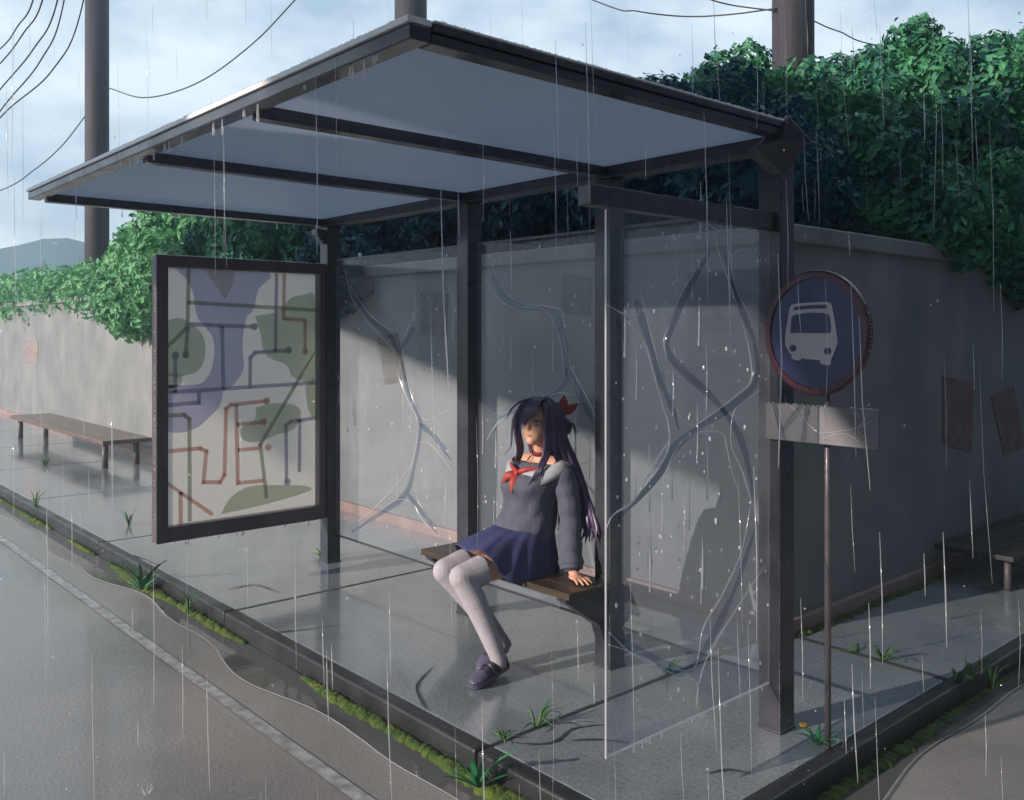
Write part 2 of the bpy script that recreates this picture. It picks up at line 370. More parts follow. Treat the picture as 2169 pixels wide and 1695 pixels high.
for p in (p1, p2):
    o = len(wtr.v); wtr.v += p.v
    for f in p.f: wtr.face([k + o for k in f])
struct(wtr.build('gutter_water', M['water']))
# raised bright lip of the water film
lip = MB()
for e in (e1, e2): lip.tube([(x, y, ROADZ + .0065) for x, y in e], [.0035, .006, .003, .007, .003, .005, .002, .006, .003, .005, .003], 6, flat=.45, side=(.7, .7, 0))
struct(lip.build('water_edge', M['drop'], smooth=True))

# cracks in the paving
def crack(pts, w=.006):
    c = MB(); P = catmull([(x, y, 0) for x, y in pts], 6); Lr = []; Rr = []
    for i, q in enumerate(P):
        t = (P[min(i+1, len(P)-1)] - P[max(i-1, 0)]).normalized(); n = Vector((-t.y, t.x, 0)); ww = w * random.uniform(.5, 1.2) * (.3 + math.sin(math.pi * min(1, (i + 1) / len(P))))
        Lr.append(q + n * ww); Rr.append(q - n * ww)
    b = len(c.v); k = len(P); c.v += [(q.x, q.y, .004) for q in Lr + Rr]
    for i in range(k - 1): c.face([b+i, b+i+1, b+k+i+1, b+k+i])
    return c
cm = MB()
for pxs in ([(530,1330),(575,1340),(640,1335),(720,1325)], [(905,1505),(890,1480),(885,1450),(920,1410)], [(1085,1575),(1140,1578),(1180,1570),(1215,1545),(1290,1535)], [(200,1175),(240,1168),(290,1180),(340,1200)],
            [(480,1250),(540,1240),(590,1255)], [(1210,1570),(1270,1568),(1330,1575)], [(1500,1640),(1540,1632),(1590,1640)]):
    c = crack([tuple(on_z(x, y))[:2] for x, y in pxs]); o = len(cm.v); cm.v += c.v
    for f in c.f: cm.face([k + o for k in f])
cm.box(WX + .001, KX - KW - .004, WY - .013, WY + .021, -.004, .003)
struct(cm.build('pavement_crack', M['crack']))

# hills far behind
hl = MB(); rows = []
rr = random.Random(3)
for j, (rad, hs) in enumerate(((75, 0), (84, .55), (95, 1.0), (120, .0))):
    row = []
    for i in range(121):
        a = math.radians(-75 + 150 * i / 120); az = math.degrees(a)
        h = 17 + 3 * math.sin(az * .22 + 1.5) + 1.0 * math.sin(az * .5 + 1) + .5 * math.sin(az * 1.1) + (30 / (1 + math.exp(-(az - 4) / 2.0)))
        d = FW * math.cos(a) + RT * math.sin(a); row.append((d.x * rad, d.y * rad, -1 + h * hs * rad / 170 + (rr.uniform(-.15, .15) if hs else 0)))
    rows.append(row)
hl.loft(rows, 0, (False, False), False); struct(hl.build('hills', M['hill'], smooth=True))

# added unseen blockers: keep the low sun off the upper wall and the trees
blk = MB(); OY = -6.0
pq = [(-12.4, 5.75), (-12.4, 4.0), (-10.1, 4.0), (-10.0, 3.5), (-8.315, 3.10), (-6.44, 2.67), (-6.42, 1.66), (-6.155, 2.13), (-6.145, 2.60), (-3.75, 2.10), (-3.70, 3.35), (-2.9, 2.76), (-2.6, 2.44), (-2.2, 2.0), (0, 1.9), (6, 1.8), (6, 5.75)]  # underside outline shaped to throw the diagonal shade
blk.prism([(p + .25 * OY, q - .34 * OY) for p, q in pq], lambda u, v, k: (u - .55 * k, OY - k * 2.2, v + .748 * k))
blk.box(4.6, 8.0, -5.0, 45, -.05, 13); blk.box(-9.5, 4.59, OY + .01, -3.8, 6.3, 7.0); blk.box(-9.5, 4.58, -2.8, 2.2, 9.0, 9.6); blk.box(-7.0, 4.57, 2.21, 4.6, 9.02, 9.6)  # added side block and decks, out of view, to darken the right side
blk.box(-12, 8.0, -9.3, -9.1, -.05, 2.9); blk.box(-1.2, 4.59, 24, 25, -.05, 13)  # added low wall and street-end block to cut stray sky light
struct(blk.build('sun_blocker', M['concrete']))

# ------------------------------------------------------------------ boundary wall
bw = empty('boundary_wall', (WX, WY, 0), 'long stained grey concrete garden wall turning the corner behind the bus shelter', 'wall')
WH = 2.10; TH = .22
def lshape(off, z0, z1, th=TH, mb=None):
    mb = mb or MB(); o = off
    poly = [(-60, WY - o), (WX + o, WY - o), (WX + o, 60), (WX - th - o, 60), (WX - th - o, WY + th + o), (-60, WY + th + o)]
    return mb.prism(poly, lambda u, v, k: (u, v, z0 + (z1 - z0) * k))
lshape(0, -.08, WH).build('wall_face', M['wall'], bw)
lshape(.035, WH + .001, WH + .10).build('coping', M['coping'], bw, bevel=.012)
lshape(.03, -.05, .085).build('plinth', M['plinth'], bw, bevel=.01)

def poster(pts, m, label):
    mb = MB(); n = (Vector(pts[1]) - Vector(pts[0])).cross(Vector(pts[3]) - Vector(pts[0])).normalized()
    if n.dot(Vector((0, 0, 1)) * 0 + Vector((1, -1, 0))) < 0: n = -n
    a = [Vector(p) + n * .006 for p in pts]; b = [Vector(p) + n * .003 for p in pts]
    mb.loft([a, b]); o = mb.build('faded_poster', M[m]); tag(o, label, 'poster', 'faded posters on the wall'); return o
def wy(*q): return [on_y(x, y, WY) for x, y in q]
def wx(*q): return [on_x(x, y, WX) for x, y in q]
poster(wy((52,720),(81,722),(81,770),(52,768)), 'poster_pink', 'small faded pink poster on the sunlit wall above the brown bench')
poster(wy((893,616),(950,622),(945,716),(890,708)), 'poster_grey', 'dark grey faded poster seen through the left back glass of the shelter')
poster(wy((800,712),(842,706),(861,806),(817,815)), 'poster_brown', 'crooked brown poster on the wall below the grey one, at the edge of the sunlight')
poster(wy((1192,578),(1252,588),(1250,672),(1188,662)), 'poster_grey', 'faint grey poster high on the wall behind the seated person')
poster(wx((1996,797),(2059,812),(2058,958),(1996,938)), 'poster_red', 'tall faded red poster on the side wall right of the bus stop sign')
poster(wx((2099,842),(2146,820),(2169,945),(2126,963)), 'poster_red', 'tilted faded red poster on the side wall at the right edge of the view')

# ------------------------------------------------------------------ shelter
PX = [-5.63, -4.06, -2.97, -2.05]; PY = 3.26; RZ = 2.42; RX0, RX1, RY0 = -5.76, -1.93, 1.375
sh = empty('bus_shelter', (-3.8, PY, 0), 'dark metal bus shelter with flat opal roof, glass panels, map case and wooden seat', 'bus shelter')
for i, x in enumerate(PX):
    w = .052
    pm = MB().box(x - w, x + w, PY - .05, PY + .055, -.02, RZ - .06); pm.box(x - w - .004, x + w + .004, PY - .054, PY + .059, -.02, .012)
    pm.build('post', M['metal'], sh, bevel=.006)
for i, x in enumerate((-5.66, -4.06, -2.97, -2.02)):
    t = .032
    if i == 3: x = RX1 - .034
    MB().box(x - t, x + t, RY0 + .05, PY - .052, RZ - (.052 if i < 3 else .034), RZ - .004).build('roof_beam', M['metal'], sh, bevel=.005)
MB().box(RX0, RX1 - .09, PY - .05, PY + .055, RZ - .058, RZ + .018).build('back_beam', M['metal'], sh, bevel=.005)
MB().box(RX0, RX1, RY0 - .02, RY0 + .048, RZ - .034, RZ + .008).build('front_beam', M['metal'], sh, bevel=.006)
MB().box(RX0, RX1, RY0 - .028, RY0 + .05, RZ + .009, RZ + .027).build('rim_highlight', M['edge'], sh, bevel=.003)  # white strips added as a painted highlight along the roof edges
MB().box(RX1 - .06, RX1 + .008, RY0 + .052, PY - .14, RZ + .021, RZ + .028).build('rim_highlight', M['edge'], sh, bevel=.003)
MB().box(RX1 - .062, RX1 + .006, RY0 + .052, PY - .16, RZ - .002, RZ + .020).build('side_beam', M['metal'], sh, bevel=.004)
bx = [-5.66, -4.06, -2.97, RX1 - .064]
for a, b in zip(bx[:-1], bx[1:]):
    MB().box(a + .002, b - .002, RY0 + .05, PY - .053, RZ - .003, RZ + .008).build('roof_panel', M['roof'], sh)
# faceted cap on the right end of the back beam
cp = MB(); cn = Vector((.53, -.85, 0)); ct = Vector((.85, .53, 0)); cc0 = Vector((-1.955, 3.15, RZ - .068)); cu = Vector((0, 0, 1))
sq = [(.022, .115), (.110, .012), (.012, -.120), (-.098, -.004)]
base = [cc0 + cn * .035 + ct * a + cu * b for a, b in sq]; back = [cc0 - cn * .09 + ct * (a * .9 - .05) + cu * b * .8 for a, b in sq]; tip = cc0 + cn * .085 - ct * .004 + cu * .012
cp.loft([back, base], 0, (True, False)); k = len(cp.v); cp.v.append(tuple(tip)); n0 = k - 4
for j in range(4): cp.face([n0 + j, n0 + (j + 1) % 4, k])
cp.build('beam_cap', M['metal'], sh, bevel=.003)
MB().prism([(3.205, RZ - .08), (3.205, RZ - .18), (3.19, RZ - .18), (3.13, RZ - .12), (3.13, RZ - .08)], lambda u, v, k: (-5.66 + .07 * k, u, v)).build('corner_bracket', M['metal'], sh, bevel=.004)
# back glass
GY = PY + .02
for a, b in zip(PX[:-1], PX[1:]):
    MB().box(a + .056, b - .056, GY - .004, GY + .004, .20, 2.12).build('glass_panel', M['glass'], sh, bevel=.0015)
glp = [o for o in S.objects if o.name.startswith('glass_panel')]
for o, (a, b) in zip(glp, zip(PX[:-1], PX[1:])):
    MB().box(a + .056, b - .056, GY - .007, GY + .007, 2.121, 2.133).build('glass_edge', M['plate'], o)
    MB().box(a + .056, b - .056, GY - .006, GY + .006, .188, .199).build('glass_edge', M['metal'], o)
# right glass screen under its rail
RS = MB().box(PX[3] - .03, PX[3] + .03, 2.13, PY - .052, 2.035, 2.105); RS.build('screen_rail', M['metal'], sh, bevel=.006)
scr = MB().box(PX[3] - .004, PX[3] + .004, 2.235, PY - .054, .20, 2.034).build('glass_screen', M['glass'], sh, bevel=.0015)
ex = PX[3]
MB().box(ex - .003, ex + .003, 2.2305, 2.2345, .192, 2.033).build('glass_edge', M['streak'], scr); MB().box(ex - .004, ex + .004, 2.235, PY - .054, .193, .1995).build('glass_edge', M['streak'], scr)

def rivulets(paths, off, sc, plane, parent, r=.0023):
    mb = MB()
    for pth in paths:
        pts = []
        for u, v in pth:
            q = plane(off[0] + u / sc, off[1] + v / sc); pts.append(q)
        P = catmull(pts, 7); m = len(P); mb.tube(P, [r * .5] + [r * (1 + .35 * math.sin(i * 1.7 + len(pth))) for i in range(6)] + [r * .5], 5)
    return mb
def band_material():
    m = bpy.data.materials.new('water_band'); m.use_nodes = True; nt = m.node_tree; N = nt.nodes; L = nt.links
    for n in list(N): N.remove(n)
    o = N.new('ShaderNodeOutputMaterial'); t = N.new('ShaderNodeBsdfTransparent'); t.inputs[0].default_value = (.79, .84, .90, 1)
    g = N.new('ShaderNodeBsdfGlossy'); g.inputs['Roughness'].default_value = .05; x = N.new('ShaderNodeMixShader'); x.inputs[0].default_value = .035
    L.new(t.outputs[0], x.inputs[1]); L.new(g.outputs[0], x.inputs[2]); L.new(x.outputs[0], o.inputs[0]); return m
M['band'] = band_material()
def bands(paths, off, sc, plane, nrm, parent, w=.017):
    b = MB()
    for q, pth in enumerate(paths):
        P = catmull([plane(off[0] + u / sc, off[1] + v / sc) + Vector(nrm) * (.0012 * q) for u, v in pth], 8)
        k = [w * (1 + .35 * math.sin(i * 2.3 + q)) / 10 for i in range(8)]; b.tube(P, [k[0] * .4] + k + [k[-1] * .3], 8, flat=10, side=nrm)
    tag(b.build('water_bands', M['band'], parent, smooth=True), kind='stuff')
pl_b = lambda x, y: on_y(x, y, GY - .0075)
pl_s = lambda x, y: on_x(x, y, PX[3] + .0075)
bands([[(90,340),(190,530),(310,640),(360,760),(400,920),(460,1080),(430,1300),(380,1450),(230,1560),(110,1640)], [(460,1085),(550,1170),(620,1270)], [(400,1450),(490,1560),(550,1650)], [(430,590),(365,700)]], (700, 450), 2.4217, pl_b, (0, -1, 0), glp[0])
bands([[(830,330),(900,450),(1000,482),(1120,505),(1180,600),(1210,780),(1180,890),(1020,985),(850,1060)], [(1210,800),(1290,960),(1350,1080)]], (700, 450), 2.4217, pl_b, (0, -1, 0), glp[1])
bands([[(830,420),(700,650),(610,850),(590,1000),(700,1130),(860,1280),(1000,1480),(1060,1695),(1080,1850)], [(400,700),(480,950),(560,1200),(600,1290),(650,1450)], [(910,420),(990,700),(1085,950),(1090,1180),(930,1330),(760,1440),(620,1560),(540,1700),(430,1830),(300,1960)], [(250,2650),(460,2750),(680,2850),(820,2680),(980,2350),(1090,2020)]], (1200, 380), 2.7346, lambda x, y: on_x(x, y, PX[3] + .006), (1, 0, 0), scr, .016)
pa = [[(75,300),(110,440),(200,570),(300,680),(330,720),(350,840),(400,970),(440,1050),(450,1120),(420,1280),(370,1420)], [(100,370),(180,500),(260,575),(320,605)],
      [(455,480),(400,590),(375,690),(385,790),(410,920),(470,1050),(520,1060),(625,1000)], [(460,1180),(500,1180),(560,1240),(625,1330)], [(540,1100),(530,1140),(590,1220),(625,1260)],
      [(420,1290),(300,1440),(200,1540),(120,1600)], [(130,1660),(260,1530),(340,1475),(420,1490),(460,1560),(540,1660)], [(430,1380),(450,1480),(520,1600),(560,1660)]]
tag(rivulets(pa, (700, 450), 2.4217, pl_b, None).build('water_trails', M['streak'], glp[0], smooth=True), kind='stuff')
pb = [[(800,340),(840,420),(920,480),(1000,490),(1080,490),(1130,530),(1165,600)], [(870,300),(890,390),(930,440),(1000,470),(1100,480),(1190,510),(1200,640),(1230,780),(1290,900),(1340,1000),(1365,1080)],
      [(1195,860),(1130,920),(1020,970),(900,1010),(840,1035)], [(1120,945),(1180,925),(1240,940)], [(930,1020),(850,1090),(800,1170)], [(1165,600),(1190,720),(1195,860)]]
tag(rivulets(pb, (700, 450), 2.4217, pl_b, None).build('water_trails', M['streak'], glp[1], smooth=True), kind='stuff')
ps = [[(755,240),(790,280),(860,320),(880,420),(950,620),(1010,800),(1060,1000),(1070,1160),(1000,1240),(880,1330),(750,1420),(700,1410),(640,1340),(560,1150),(500,940),(460,780),(430,640)],
      [(800,240),(870,290),(1000,325),(1070,280)], [(1055,400),(980,420),(955,500),(990,650),(1060,780),(1140,850)], [(775,475),(700,600),(640,720),(600,840),(565,930),(580,1030)], [(620,980),(650,1060),(740,1140)],
      [(235,725),(310,770),(390,795),(420,770),(415,720)], [(345,820),(450,950),(500,1110),(550,1290),(590,1420),(590,1560),(520,1695),(470,1760)], [(560,1760),(580,1695),(620,1590),(690,1500),(780,1465),(900,1470),(930,1560),(960,1695),(1010,1850)],
      [(1130,1215),(1000,1310),(960,1380),(955,1540),(1020,1695),(1080,1900)]]
sm = rivulets(ps, (1200, 380), 2.7346, pl_s, None)
s2 = rivulets([[(1290,1340),(1340,1385),(1400,1410),(1470,1415),(1490,1330),(1530,1260),(1570,1170),(1590,1070)], [(1288,1365),(1360,1390),(1430,1430),(1475,1445),(1475,1500)], [(1620,1200),(1560,1290),(1500,1390),(1480,1450)], [(1284,1120),(1300,1090),(1345,1060),(1370,1010),(1400,960),(1420,930)]], (0, 0), 1, pl_s, None)
o = len(sm.v); sm.v += s2.v
for f in s2.f: sm.face([k + o for k in f])
rd = random.Random(2)
for i in range(70):
    y = rd.uniform(2.26, 3.18); z = rd.uniform(.25, 2.0); r = rd.uniform(.003, .007); sm.ell((PX[3] + .006, y, z), (r * .5, r, r * 1.5), 8, 6)
tag(sm.build('water_trails', M['streak'], scr, smooth=True), kind='stuff')
for o, (a, b) in zip(glp, zip(PX[:-1], PX[1:])):
    dm = MB()
    for i in range(60):
        x = rd.uniform(a + .08, b - .08); z = rd.uniform(.3, 2.1); r = rd.uniform(.003, .008); dm.ell((x, GY - .006, z), (r, r * .5, r * 1.4), 8, 6)
        if i % 4 == 0: dm.tube([(x, GY - .006, z), (x + .003, GY - .006, z + .12), (x, GY - .006, z + rd.uniform(.18, .3))], [r * .8, r * .4, r * .1], 5)
    tag(dm.build('water_drops', M['streak'], o, smooth=True), kind='stuff')
# seat on brackets
seat = MB(); bx0, bx1, by0, by1, bz = -4.03, -2.885, 2.895, 3.204, .432
n = 3
for i in range(n):
    a = by0 + (by1 - by0) * i / n; b = by0 + (by1 - by0) * (i + 1) / n; seat.box(bx0, bx1, a + .002, b - .002, bz - .032, bz)
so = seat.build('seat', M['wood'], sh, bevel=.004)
for x in (-2.97, -4.0):
    MB().prism([(3.206, bz - .034), (2.93, bz - .034), (2.93, bz - .055), (3.16, .22), (3.206, .10)], lambda u, v, k: (x - .03 + .06 * k, u, v)).build('bracket', M['metal'], so, bevel=.004)
# map case
mx0 = -5.63; mc = MB()
Y0, Y1, Z0, Z1 = 2.03, PY - .052, .315, 2.10; fw = .075
mc.box(mx0 - .04, mx0 + .04, Y0, Y0 + fw, Z0, Z1); mc.box(mx0 - .04, mx0 + .04, Y1 - .05, Y1, Z0, Z1)
mc.box(mx0 - .039, mx0 + .039, Y0 + fw, Y1 - .05, Z1 - fw, Z1); mc.box(mx0 - .039, mx0 + .039, Y0 + fw, Y1 - .05, Z0, Z0 + fw * 1.25)
mco = mc.build('map_case', M['metal_pinkish'], sh, bevel=.006)
mi = [mx0 - .026]
ma, mb_, mz0, mz1 = Y0 + fw, Y1 - .05, Z0 + fw * 1.25, Z1 - fw
ms = MB(); ms.poly([(mi[0], ma, mz0), (mi[0], mb_, mz0), (mi[0], mb_, mz1), (mi[0], ma, mz1)])
def muv(u, v):      # crop pixels of the map (138..850, 205..1480) to the sheet
    return ma + (u - 138) / 712 * (mb_ - ma), mz1 - (v - 205) / 1275 * (mz1 - mz0)
def mpoly(pts, m, lay):
    P = catmull([(*muv(*p), 0) for p in pts + [pts[0]]], 4)[:-1]
    ms.poly([(mi[0] + .0006 * lay, min(max(q.x, ma + .001), mb_ - .001), min(max(q.y, mz0 + .001), mz1 - .001)) for q in P], m)
def mroute(pts, m, lay, w=9):
    sc = (mb_ - ma) / 712
    P = []
    for i, p in enumerate(pts):
        P.append(Vector((*muv(*p), 0)))
    for i in range(len(P) - 1):
        t = (P[i+1] - P[i]).normalized(); nn = Vector((-t.y, t.x, 0)) * w * sc; e = t * w * sc * .9
        q = [P[i] - e + nn, P[i+1] + e + nn, P[i+1] + e - nn, P[i] - e - nn]
        ms.poly([(mi[0] + .0006 * lay + .00012 * i, min(max(k.x, ma + .001), mb_ - .001), min(max(k.y, mz0 + .001), mz1 - .001)) for k in q], m)
def mdot(p, m, lay, r=17):
    sc = (mb_ - ma) / 712; c = muv(*p); ms.poly([(mi[0] + .0006 * lay, c[0] + r*sc*math.cos(a*math.pi/8), c[1] + r*sc*math.sin(a*math.pi/8)) for a in range(16)], m)
mpoly([(180,206),(605,206),(560,300),(540,400),(500,460),(485,600),(490,720),(440,800),(400,820),(380,900),(330,960),(270,1010),(190,1025),(140,990),(140,800),(220,790),(300,780),(345,700),(350,560),(280,450),(260,330),(230,260)], 1, 1)
mpoly([(310,206),(440,206),(435,280),(405,350),(370,300)], 0, 2)
mpoly([(140,470),(210,455),(290,520),(315,600),(300,690),(250,735),(140,720)], 2, 2)
mpoly([(140,720),(210,740),(200,790),(140,800)], 2, 1)
mpoly([(545,440),(660,410),(720,340),(790,320),(849,345),(849,770),(780,790),(725,760),(700,700),(600,650),(570,530)], 2, 2)
mpoly([(795,830),(849,780),(849,990),(815,960)], 2, 3)
mpoly([(550,920),(640,905),(740,920),(775,970),(740,1050),(650,1075),(560,1105),(490,1090),(475,1030),(540,990)], 2, 2)
mpoly([(385,1460),(430,1380),(520,1335),(650,1345),(720,1355),(800,1370),(820,1400),(600,1440)], 2, 2)
for pts, m in (([(240,206),(235,500),(150,595)], 4), ([(235,510),(228,640)], 4), ([(245,375),(849,402)], 4), ([(250,485),(540,495)], 3), ([(390,500),(395,810)], 3), ([(150,822),(400,815),(849,805)], 3),
               ([(182,640),(182,815)], 3), ([(150,885),(285,880),(285,830)], 3), ([(150,937),(220,937),(243,960),(245,1465)], 4), ([(688,220),(685,450),(795,460),(795,630)], 5), ([(650,220),(645,620)], 3),
               ([(710,622),(545,632),(522,660),(520,810)], 3), ([(849,640),(740,820),(570,1120),(600,1400)], 4), ([(600,890),(430,900),(408,920),(400,1260),(380,1295),(305,1285),(318,1130),(290,1112),(145,1112)], 5),
               ([(455,910),(462,1310),(580,1312)], 5), ([(465,1005),(585,1000)], 5), ([(470,1138),(560,1138)], 5), ([(145,1270),(340,1450)], 5), ([(205,1330),(205,1470)], 5),
               ([(845,1000),(720,1010),(697,1030),(700,1330)], 3), ([(768,1010),(766,1280)], 3)):
    mroute(pts, m, 4 + (m - 3))
for p, m in (((608,1138), 5), ((600,890), 5), ((795,630), 5), ((540,495), 3), ((182,640), 3), ((228,636), 4), ((704,1335), 3), ((710,622), 3), ((585,1000), 5)): mdot(p, m, 9)
ms.build('map_sheet', [M['map_land'], M['map_water'], M['map_green'], M['map_road_grey'], M['map_road_green'], M['map_road_red']], mco, fix=False)
MB().box(mx0 + .030, mx0 + .033, ma, mb_, mz0, mz1).build('map_glass', M['glass'], mco)

# ------------------------------------------------------------------ bus stop sign
SX, SY = -1.815, 3.25
sg = empty('bus_stop_sign', (SX, SY, 0), 'round blue bus stop sign with white bus and blank plate on thin grey pole', 'bus stop sign')
MB().tube([(SX, SY, -.02), (SX, SY, 1.76)], .0125, 14).build('pole', M['steel'], sg, smooth=True)
ta = R(-8); ca, sa = math.cos(ta), math.sin(ta); DR = .240; DC = 1.617
def disc_pt(u, v, d): return (SX + u * ca + d * sa, SY - .085 + u * sa - d * ca, DC + v)     # d = distance out of the face
db = MB(); ang = [2 * math.pi * i / 56 for i in range(56)]
db.loft([[disc_pt(DR * .93 * math.cos(a), DR * .93 * math.sin(a), 0.0) for a in ang], [disc_pt(DR * .93 * math.cos(a), DR * .93 * math.sin(a), .012) for a in ang]])
do = db.build('round_face', M['blue'], sg)
rim = MB(); prof = [(DR * .87, .0125), (DR * .875, .018), (DR * .97, .018), (DR, .012), (DR, -.008), (DR * .93, -.008), (DR * .932, .0125)]
ringl = []
for a in ang + [ang[0]]: ringl.append([disc_pt(r * math.cos(a), r * math.sin(a), d) for r, d in prof])
rim.loft(ringl, 0, (False, False)); rim.build('rim', M['rim'], do, smooth=False)
# bus symbol traced from its outline, as a raised plate with window openings
def bp(x, y): return ((x - 634) / 365 * DR * .87, -(y - 604) / 485 * DR * .87)
def arcpts(pts, n=4): return [bp(*p) for p in pts]
bsym = MB()
def plate(pts, d0, d1, m=0): bsym.prism([bp(*p) for p in pts], lambda u, v, k: disc_pt(u, v, d0 + (d1 - d0) * k), m)
body = [(436,375),(445,352),(470,340),(560,333),(700,330),(745,332),(768,345),(778,370),(800,500),(818,640),(822,690),(785,800),(768,842),(740,842),(692,845),(600,838),(560,836),(526,830),(480,812),(440,795),(415,750),(397,715),(396,660),(405,560),(425,440)]
plate(body, .0125, .0155)
plate([(452,800),(526,828),(530,850),(500,853),(465,843),(448,820)], .0122, .0152); plate([(684,846),(768,840),(768,880),(750,886),(700,880),(686,868)], .0122, .0152)
bsym.build('bus_symbol', M['symbol'], do)
wn = MB()
def pl2(pts): wn.prism([bp(*p) for p in pts], lambda u, v, k: disc_pt(u, v, .0157 + .001 * k))
pl2([(464,398),(478,368),(500,362),(600,354),(720,353),(738,358),(744,388),(600,388)]); pl2([(442,600),(452,470),(462,448),(500,433),(610,421),(720,429),(752,442),(762,462),(772,560),(766,600),(748,606),(600,604),(450,605)])
for cx_, cy_ in ((464, 742), (745, 762)): pl2([(cx_ + 28 * math.cos(a * math.pi / 8), cy_ + 32 * math.sin(a * math.pi / 8)) for a in range(16)])
wn.build('bus_windows', M['blue'], do)
for z_ in (1.50, 1.72, 1.26): MB().box(SX - .012, SX + .012, SY - (.088 if z_ > 1.4 else .052), SY - .0145, z_ - .012, z_ + .012).build('clamp', M['steel'], sg, bevel=.002)
np_ = MB().box(SX - .232, SX + .240, SY - .072, SY - .054, 1.19, 1.335).build('name_plate', M['plate'], sg, bevel=.003)
pl_n = lambda x, y: on_y(x, y, SY - .0735)
tag(rivulets([[(330,1185),(400,1225),(450,1290),(485,1380),(490,1490)], [(475,1235),(510,1330),(570,1400),(640,1440),(780,1430),(930,1400),(1000,1350),(1045,1260)], [(1070,1345),(960,1410),(1010,1480),(1040,1510)], [(650,1500),(740,1460),(840,1450),(920,1480),(960,1520)]], (1580, 560), 4.034, pl_n, None, .0015).build('water_trails', M['streak'], np_, smooth=True), kind='stuff')

# ------------------------------------------------------------------ benches by the wall
def bench(name, x0, x1, y0, y1, z, th, m, label, legs, lw):
    b = empty(name, ((x0 + x1) / 2, (y0 + y1) / 2, 0), label, 'bench'); s = MB()
    if x1 - x0 > y1 - y0:
        for i in range(3): a = y0 + (y1 - y0) * i / 3; s.box(x0, x1, a + .003, a + (y1 - y0) / 3 - .003, z - th, z)
    else:
        for i in range(3): a = x0 + (x1 - x0) * i / 3; s.box(a + .003, a + (x1 - x0) / 3 - .003, y0, y1, z - th, z)
    s.build('seat', m, b, bevel=.006)
    for x, y in legs: MB().tube([(x, y, -.01), (x, y, z - th - .001)], lw, 10).build('leg', M['leg'], b, smooth=True)
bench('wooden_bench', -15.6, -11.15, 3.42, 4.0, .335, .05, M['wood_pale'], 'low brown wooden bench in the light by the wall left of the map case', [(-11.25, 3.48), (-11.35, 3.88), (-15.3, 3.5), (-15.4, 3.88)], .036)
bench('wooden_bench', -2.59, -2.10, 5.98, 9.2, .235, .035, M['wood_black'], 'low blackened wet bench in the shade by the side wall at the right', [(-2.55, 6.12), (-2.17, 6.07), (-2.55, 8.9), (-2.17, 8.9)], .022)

# ------------------------------------------------------------------ utility poles and wires
def upole(px, w, d, label):
    c = FW * d + RT * ((px - CX) / FPX * d); r = w / FPX * d / 2
    e = empty('utility_pole', (c.x, c.y, 0), label, 'utility pole', 'dark utility poles behind the wall')
    MB().tube([(c.x, c.y, -.1), (c.x, c.y, 4), (c.x, c.y, 9)], [r * 1.02, r, r * .97], 20).build('mast', M['pole'], e, smooth=True)
    ar = MB().box(-1.0, 1.0, -.06, .06, 8.2, 8.35); a = ar.build('crossarm', M['pole'], e); a.matrix_parent_inverse = Matrix(); 
    return c
pl1 = upole(205.5, 48, 16.5, 'thin dark utility pole rising beyond the bright hedge at left'); pl2c = upole(870, 69, 12.5, 'dark utility pole top showing just above the front corner of the shelter roof'); pl3 = upole(1680, 87, 9.6, 'thick purple grey utility pole rising from the trees at right')
def pix(px, py, d): return Vector((0, 0, CAMZ)) + ray(px, py) * d
def wire(pts, label, r=.014):
    o = MB().tube(catmull(pts, 10), r, 6).build('overhead_wire', M['wire'], smooth=True); tag(o, label, 'wire', 'overhead wires')
wire([pix(228,186,16.3), pix(310,207,15.9), pix(420,175,15.2), pix(530,97,14.4), pix(625,0,13.7), pix(860,-260,12.4)], 'slack wire swinging from the thin left pole up towards the middle pole', .011)
wire([pix(183,243,16.4), pix(130,310,16.6), pix(70,362,16.9), pix(0,404,17.3), pix(-200,470,18)], 'single wire drooping from the thin left pole down to the left edge', .010)
bund = 'one of the five dark wires sweeping together across the top left corner of sky'
for (x0, y0, x1, y1, x2, y2) in ((70,0,38,55,0,104), (90,0,50,70,0,135), (122,0,70,105,0,190), (136,0,85,130,0,236), (177,0,110,150,0,250)):
    dd = 11.0; ext0 = (x0 + (x0 - x1) * 1.2, y0 + (y0 - y1) * 3.5); ext2 = (x2 - 90, y2 + (y2 - y1) * 1.3)
    wire([pix(ext0[0], ext0[1], dd - 1), pix(x0, y0, dd), pix(x1, y1, dd + .6), pix(x2, y2, dd + 1.4), pix(*ext2, dd + 3)], bund, .009)
wire([pix(860,-170,12.4), pix(1255,0,11.0), pix(1350,24,10.6), pix(1450,35,10.3), pix(1545,31,9.9), pix(1645,18,9.5)], 'long wire sagging across the sky to the thick right pole, the lower of two', .008)
wire([pix(1180,-190,11.5), pix(1420,-42,10.5), pix(1520,4,10.0), pix(1645,24,9.5)], 'short steep wire coming down to the thick right pole, the upper of two', .008)
wire([pix(1722,44,9.6), pix(1775,66,9.9), pix(1900,100,10.6), pix(2300,110,12.5)], 'short wire between the thick right pole and the large tree', .007)

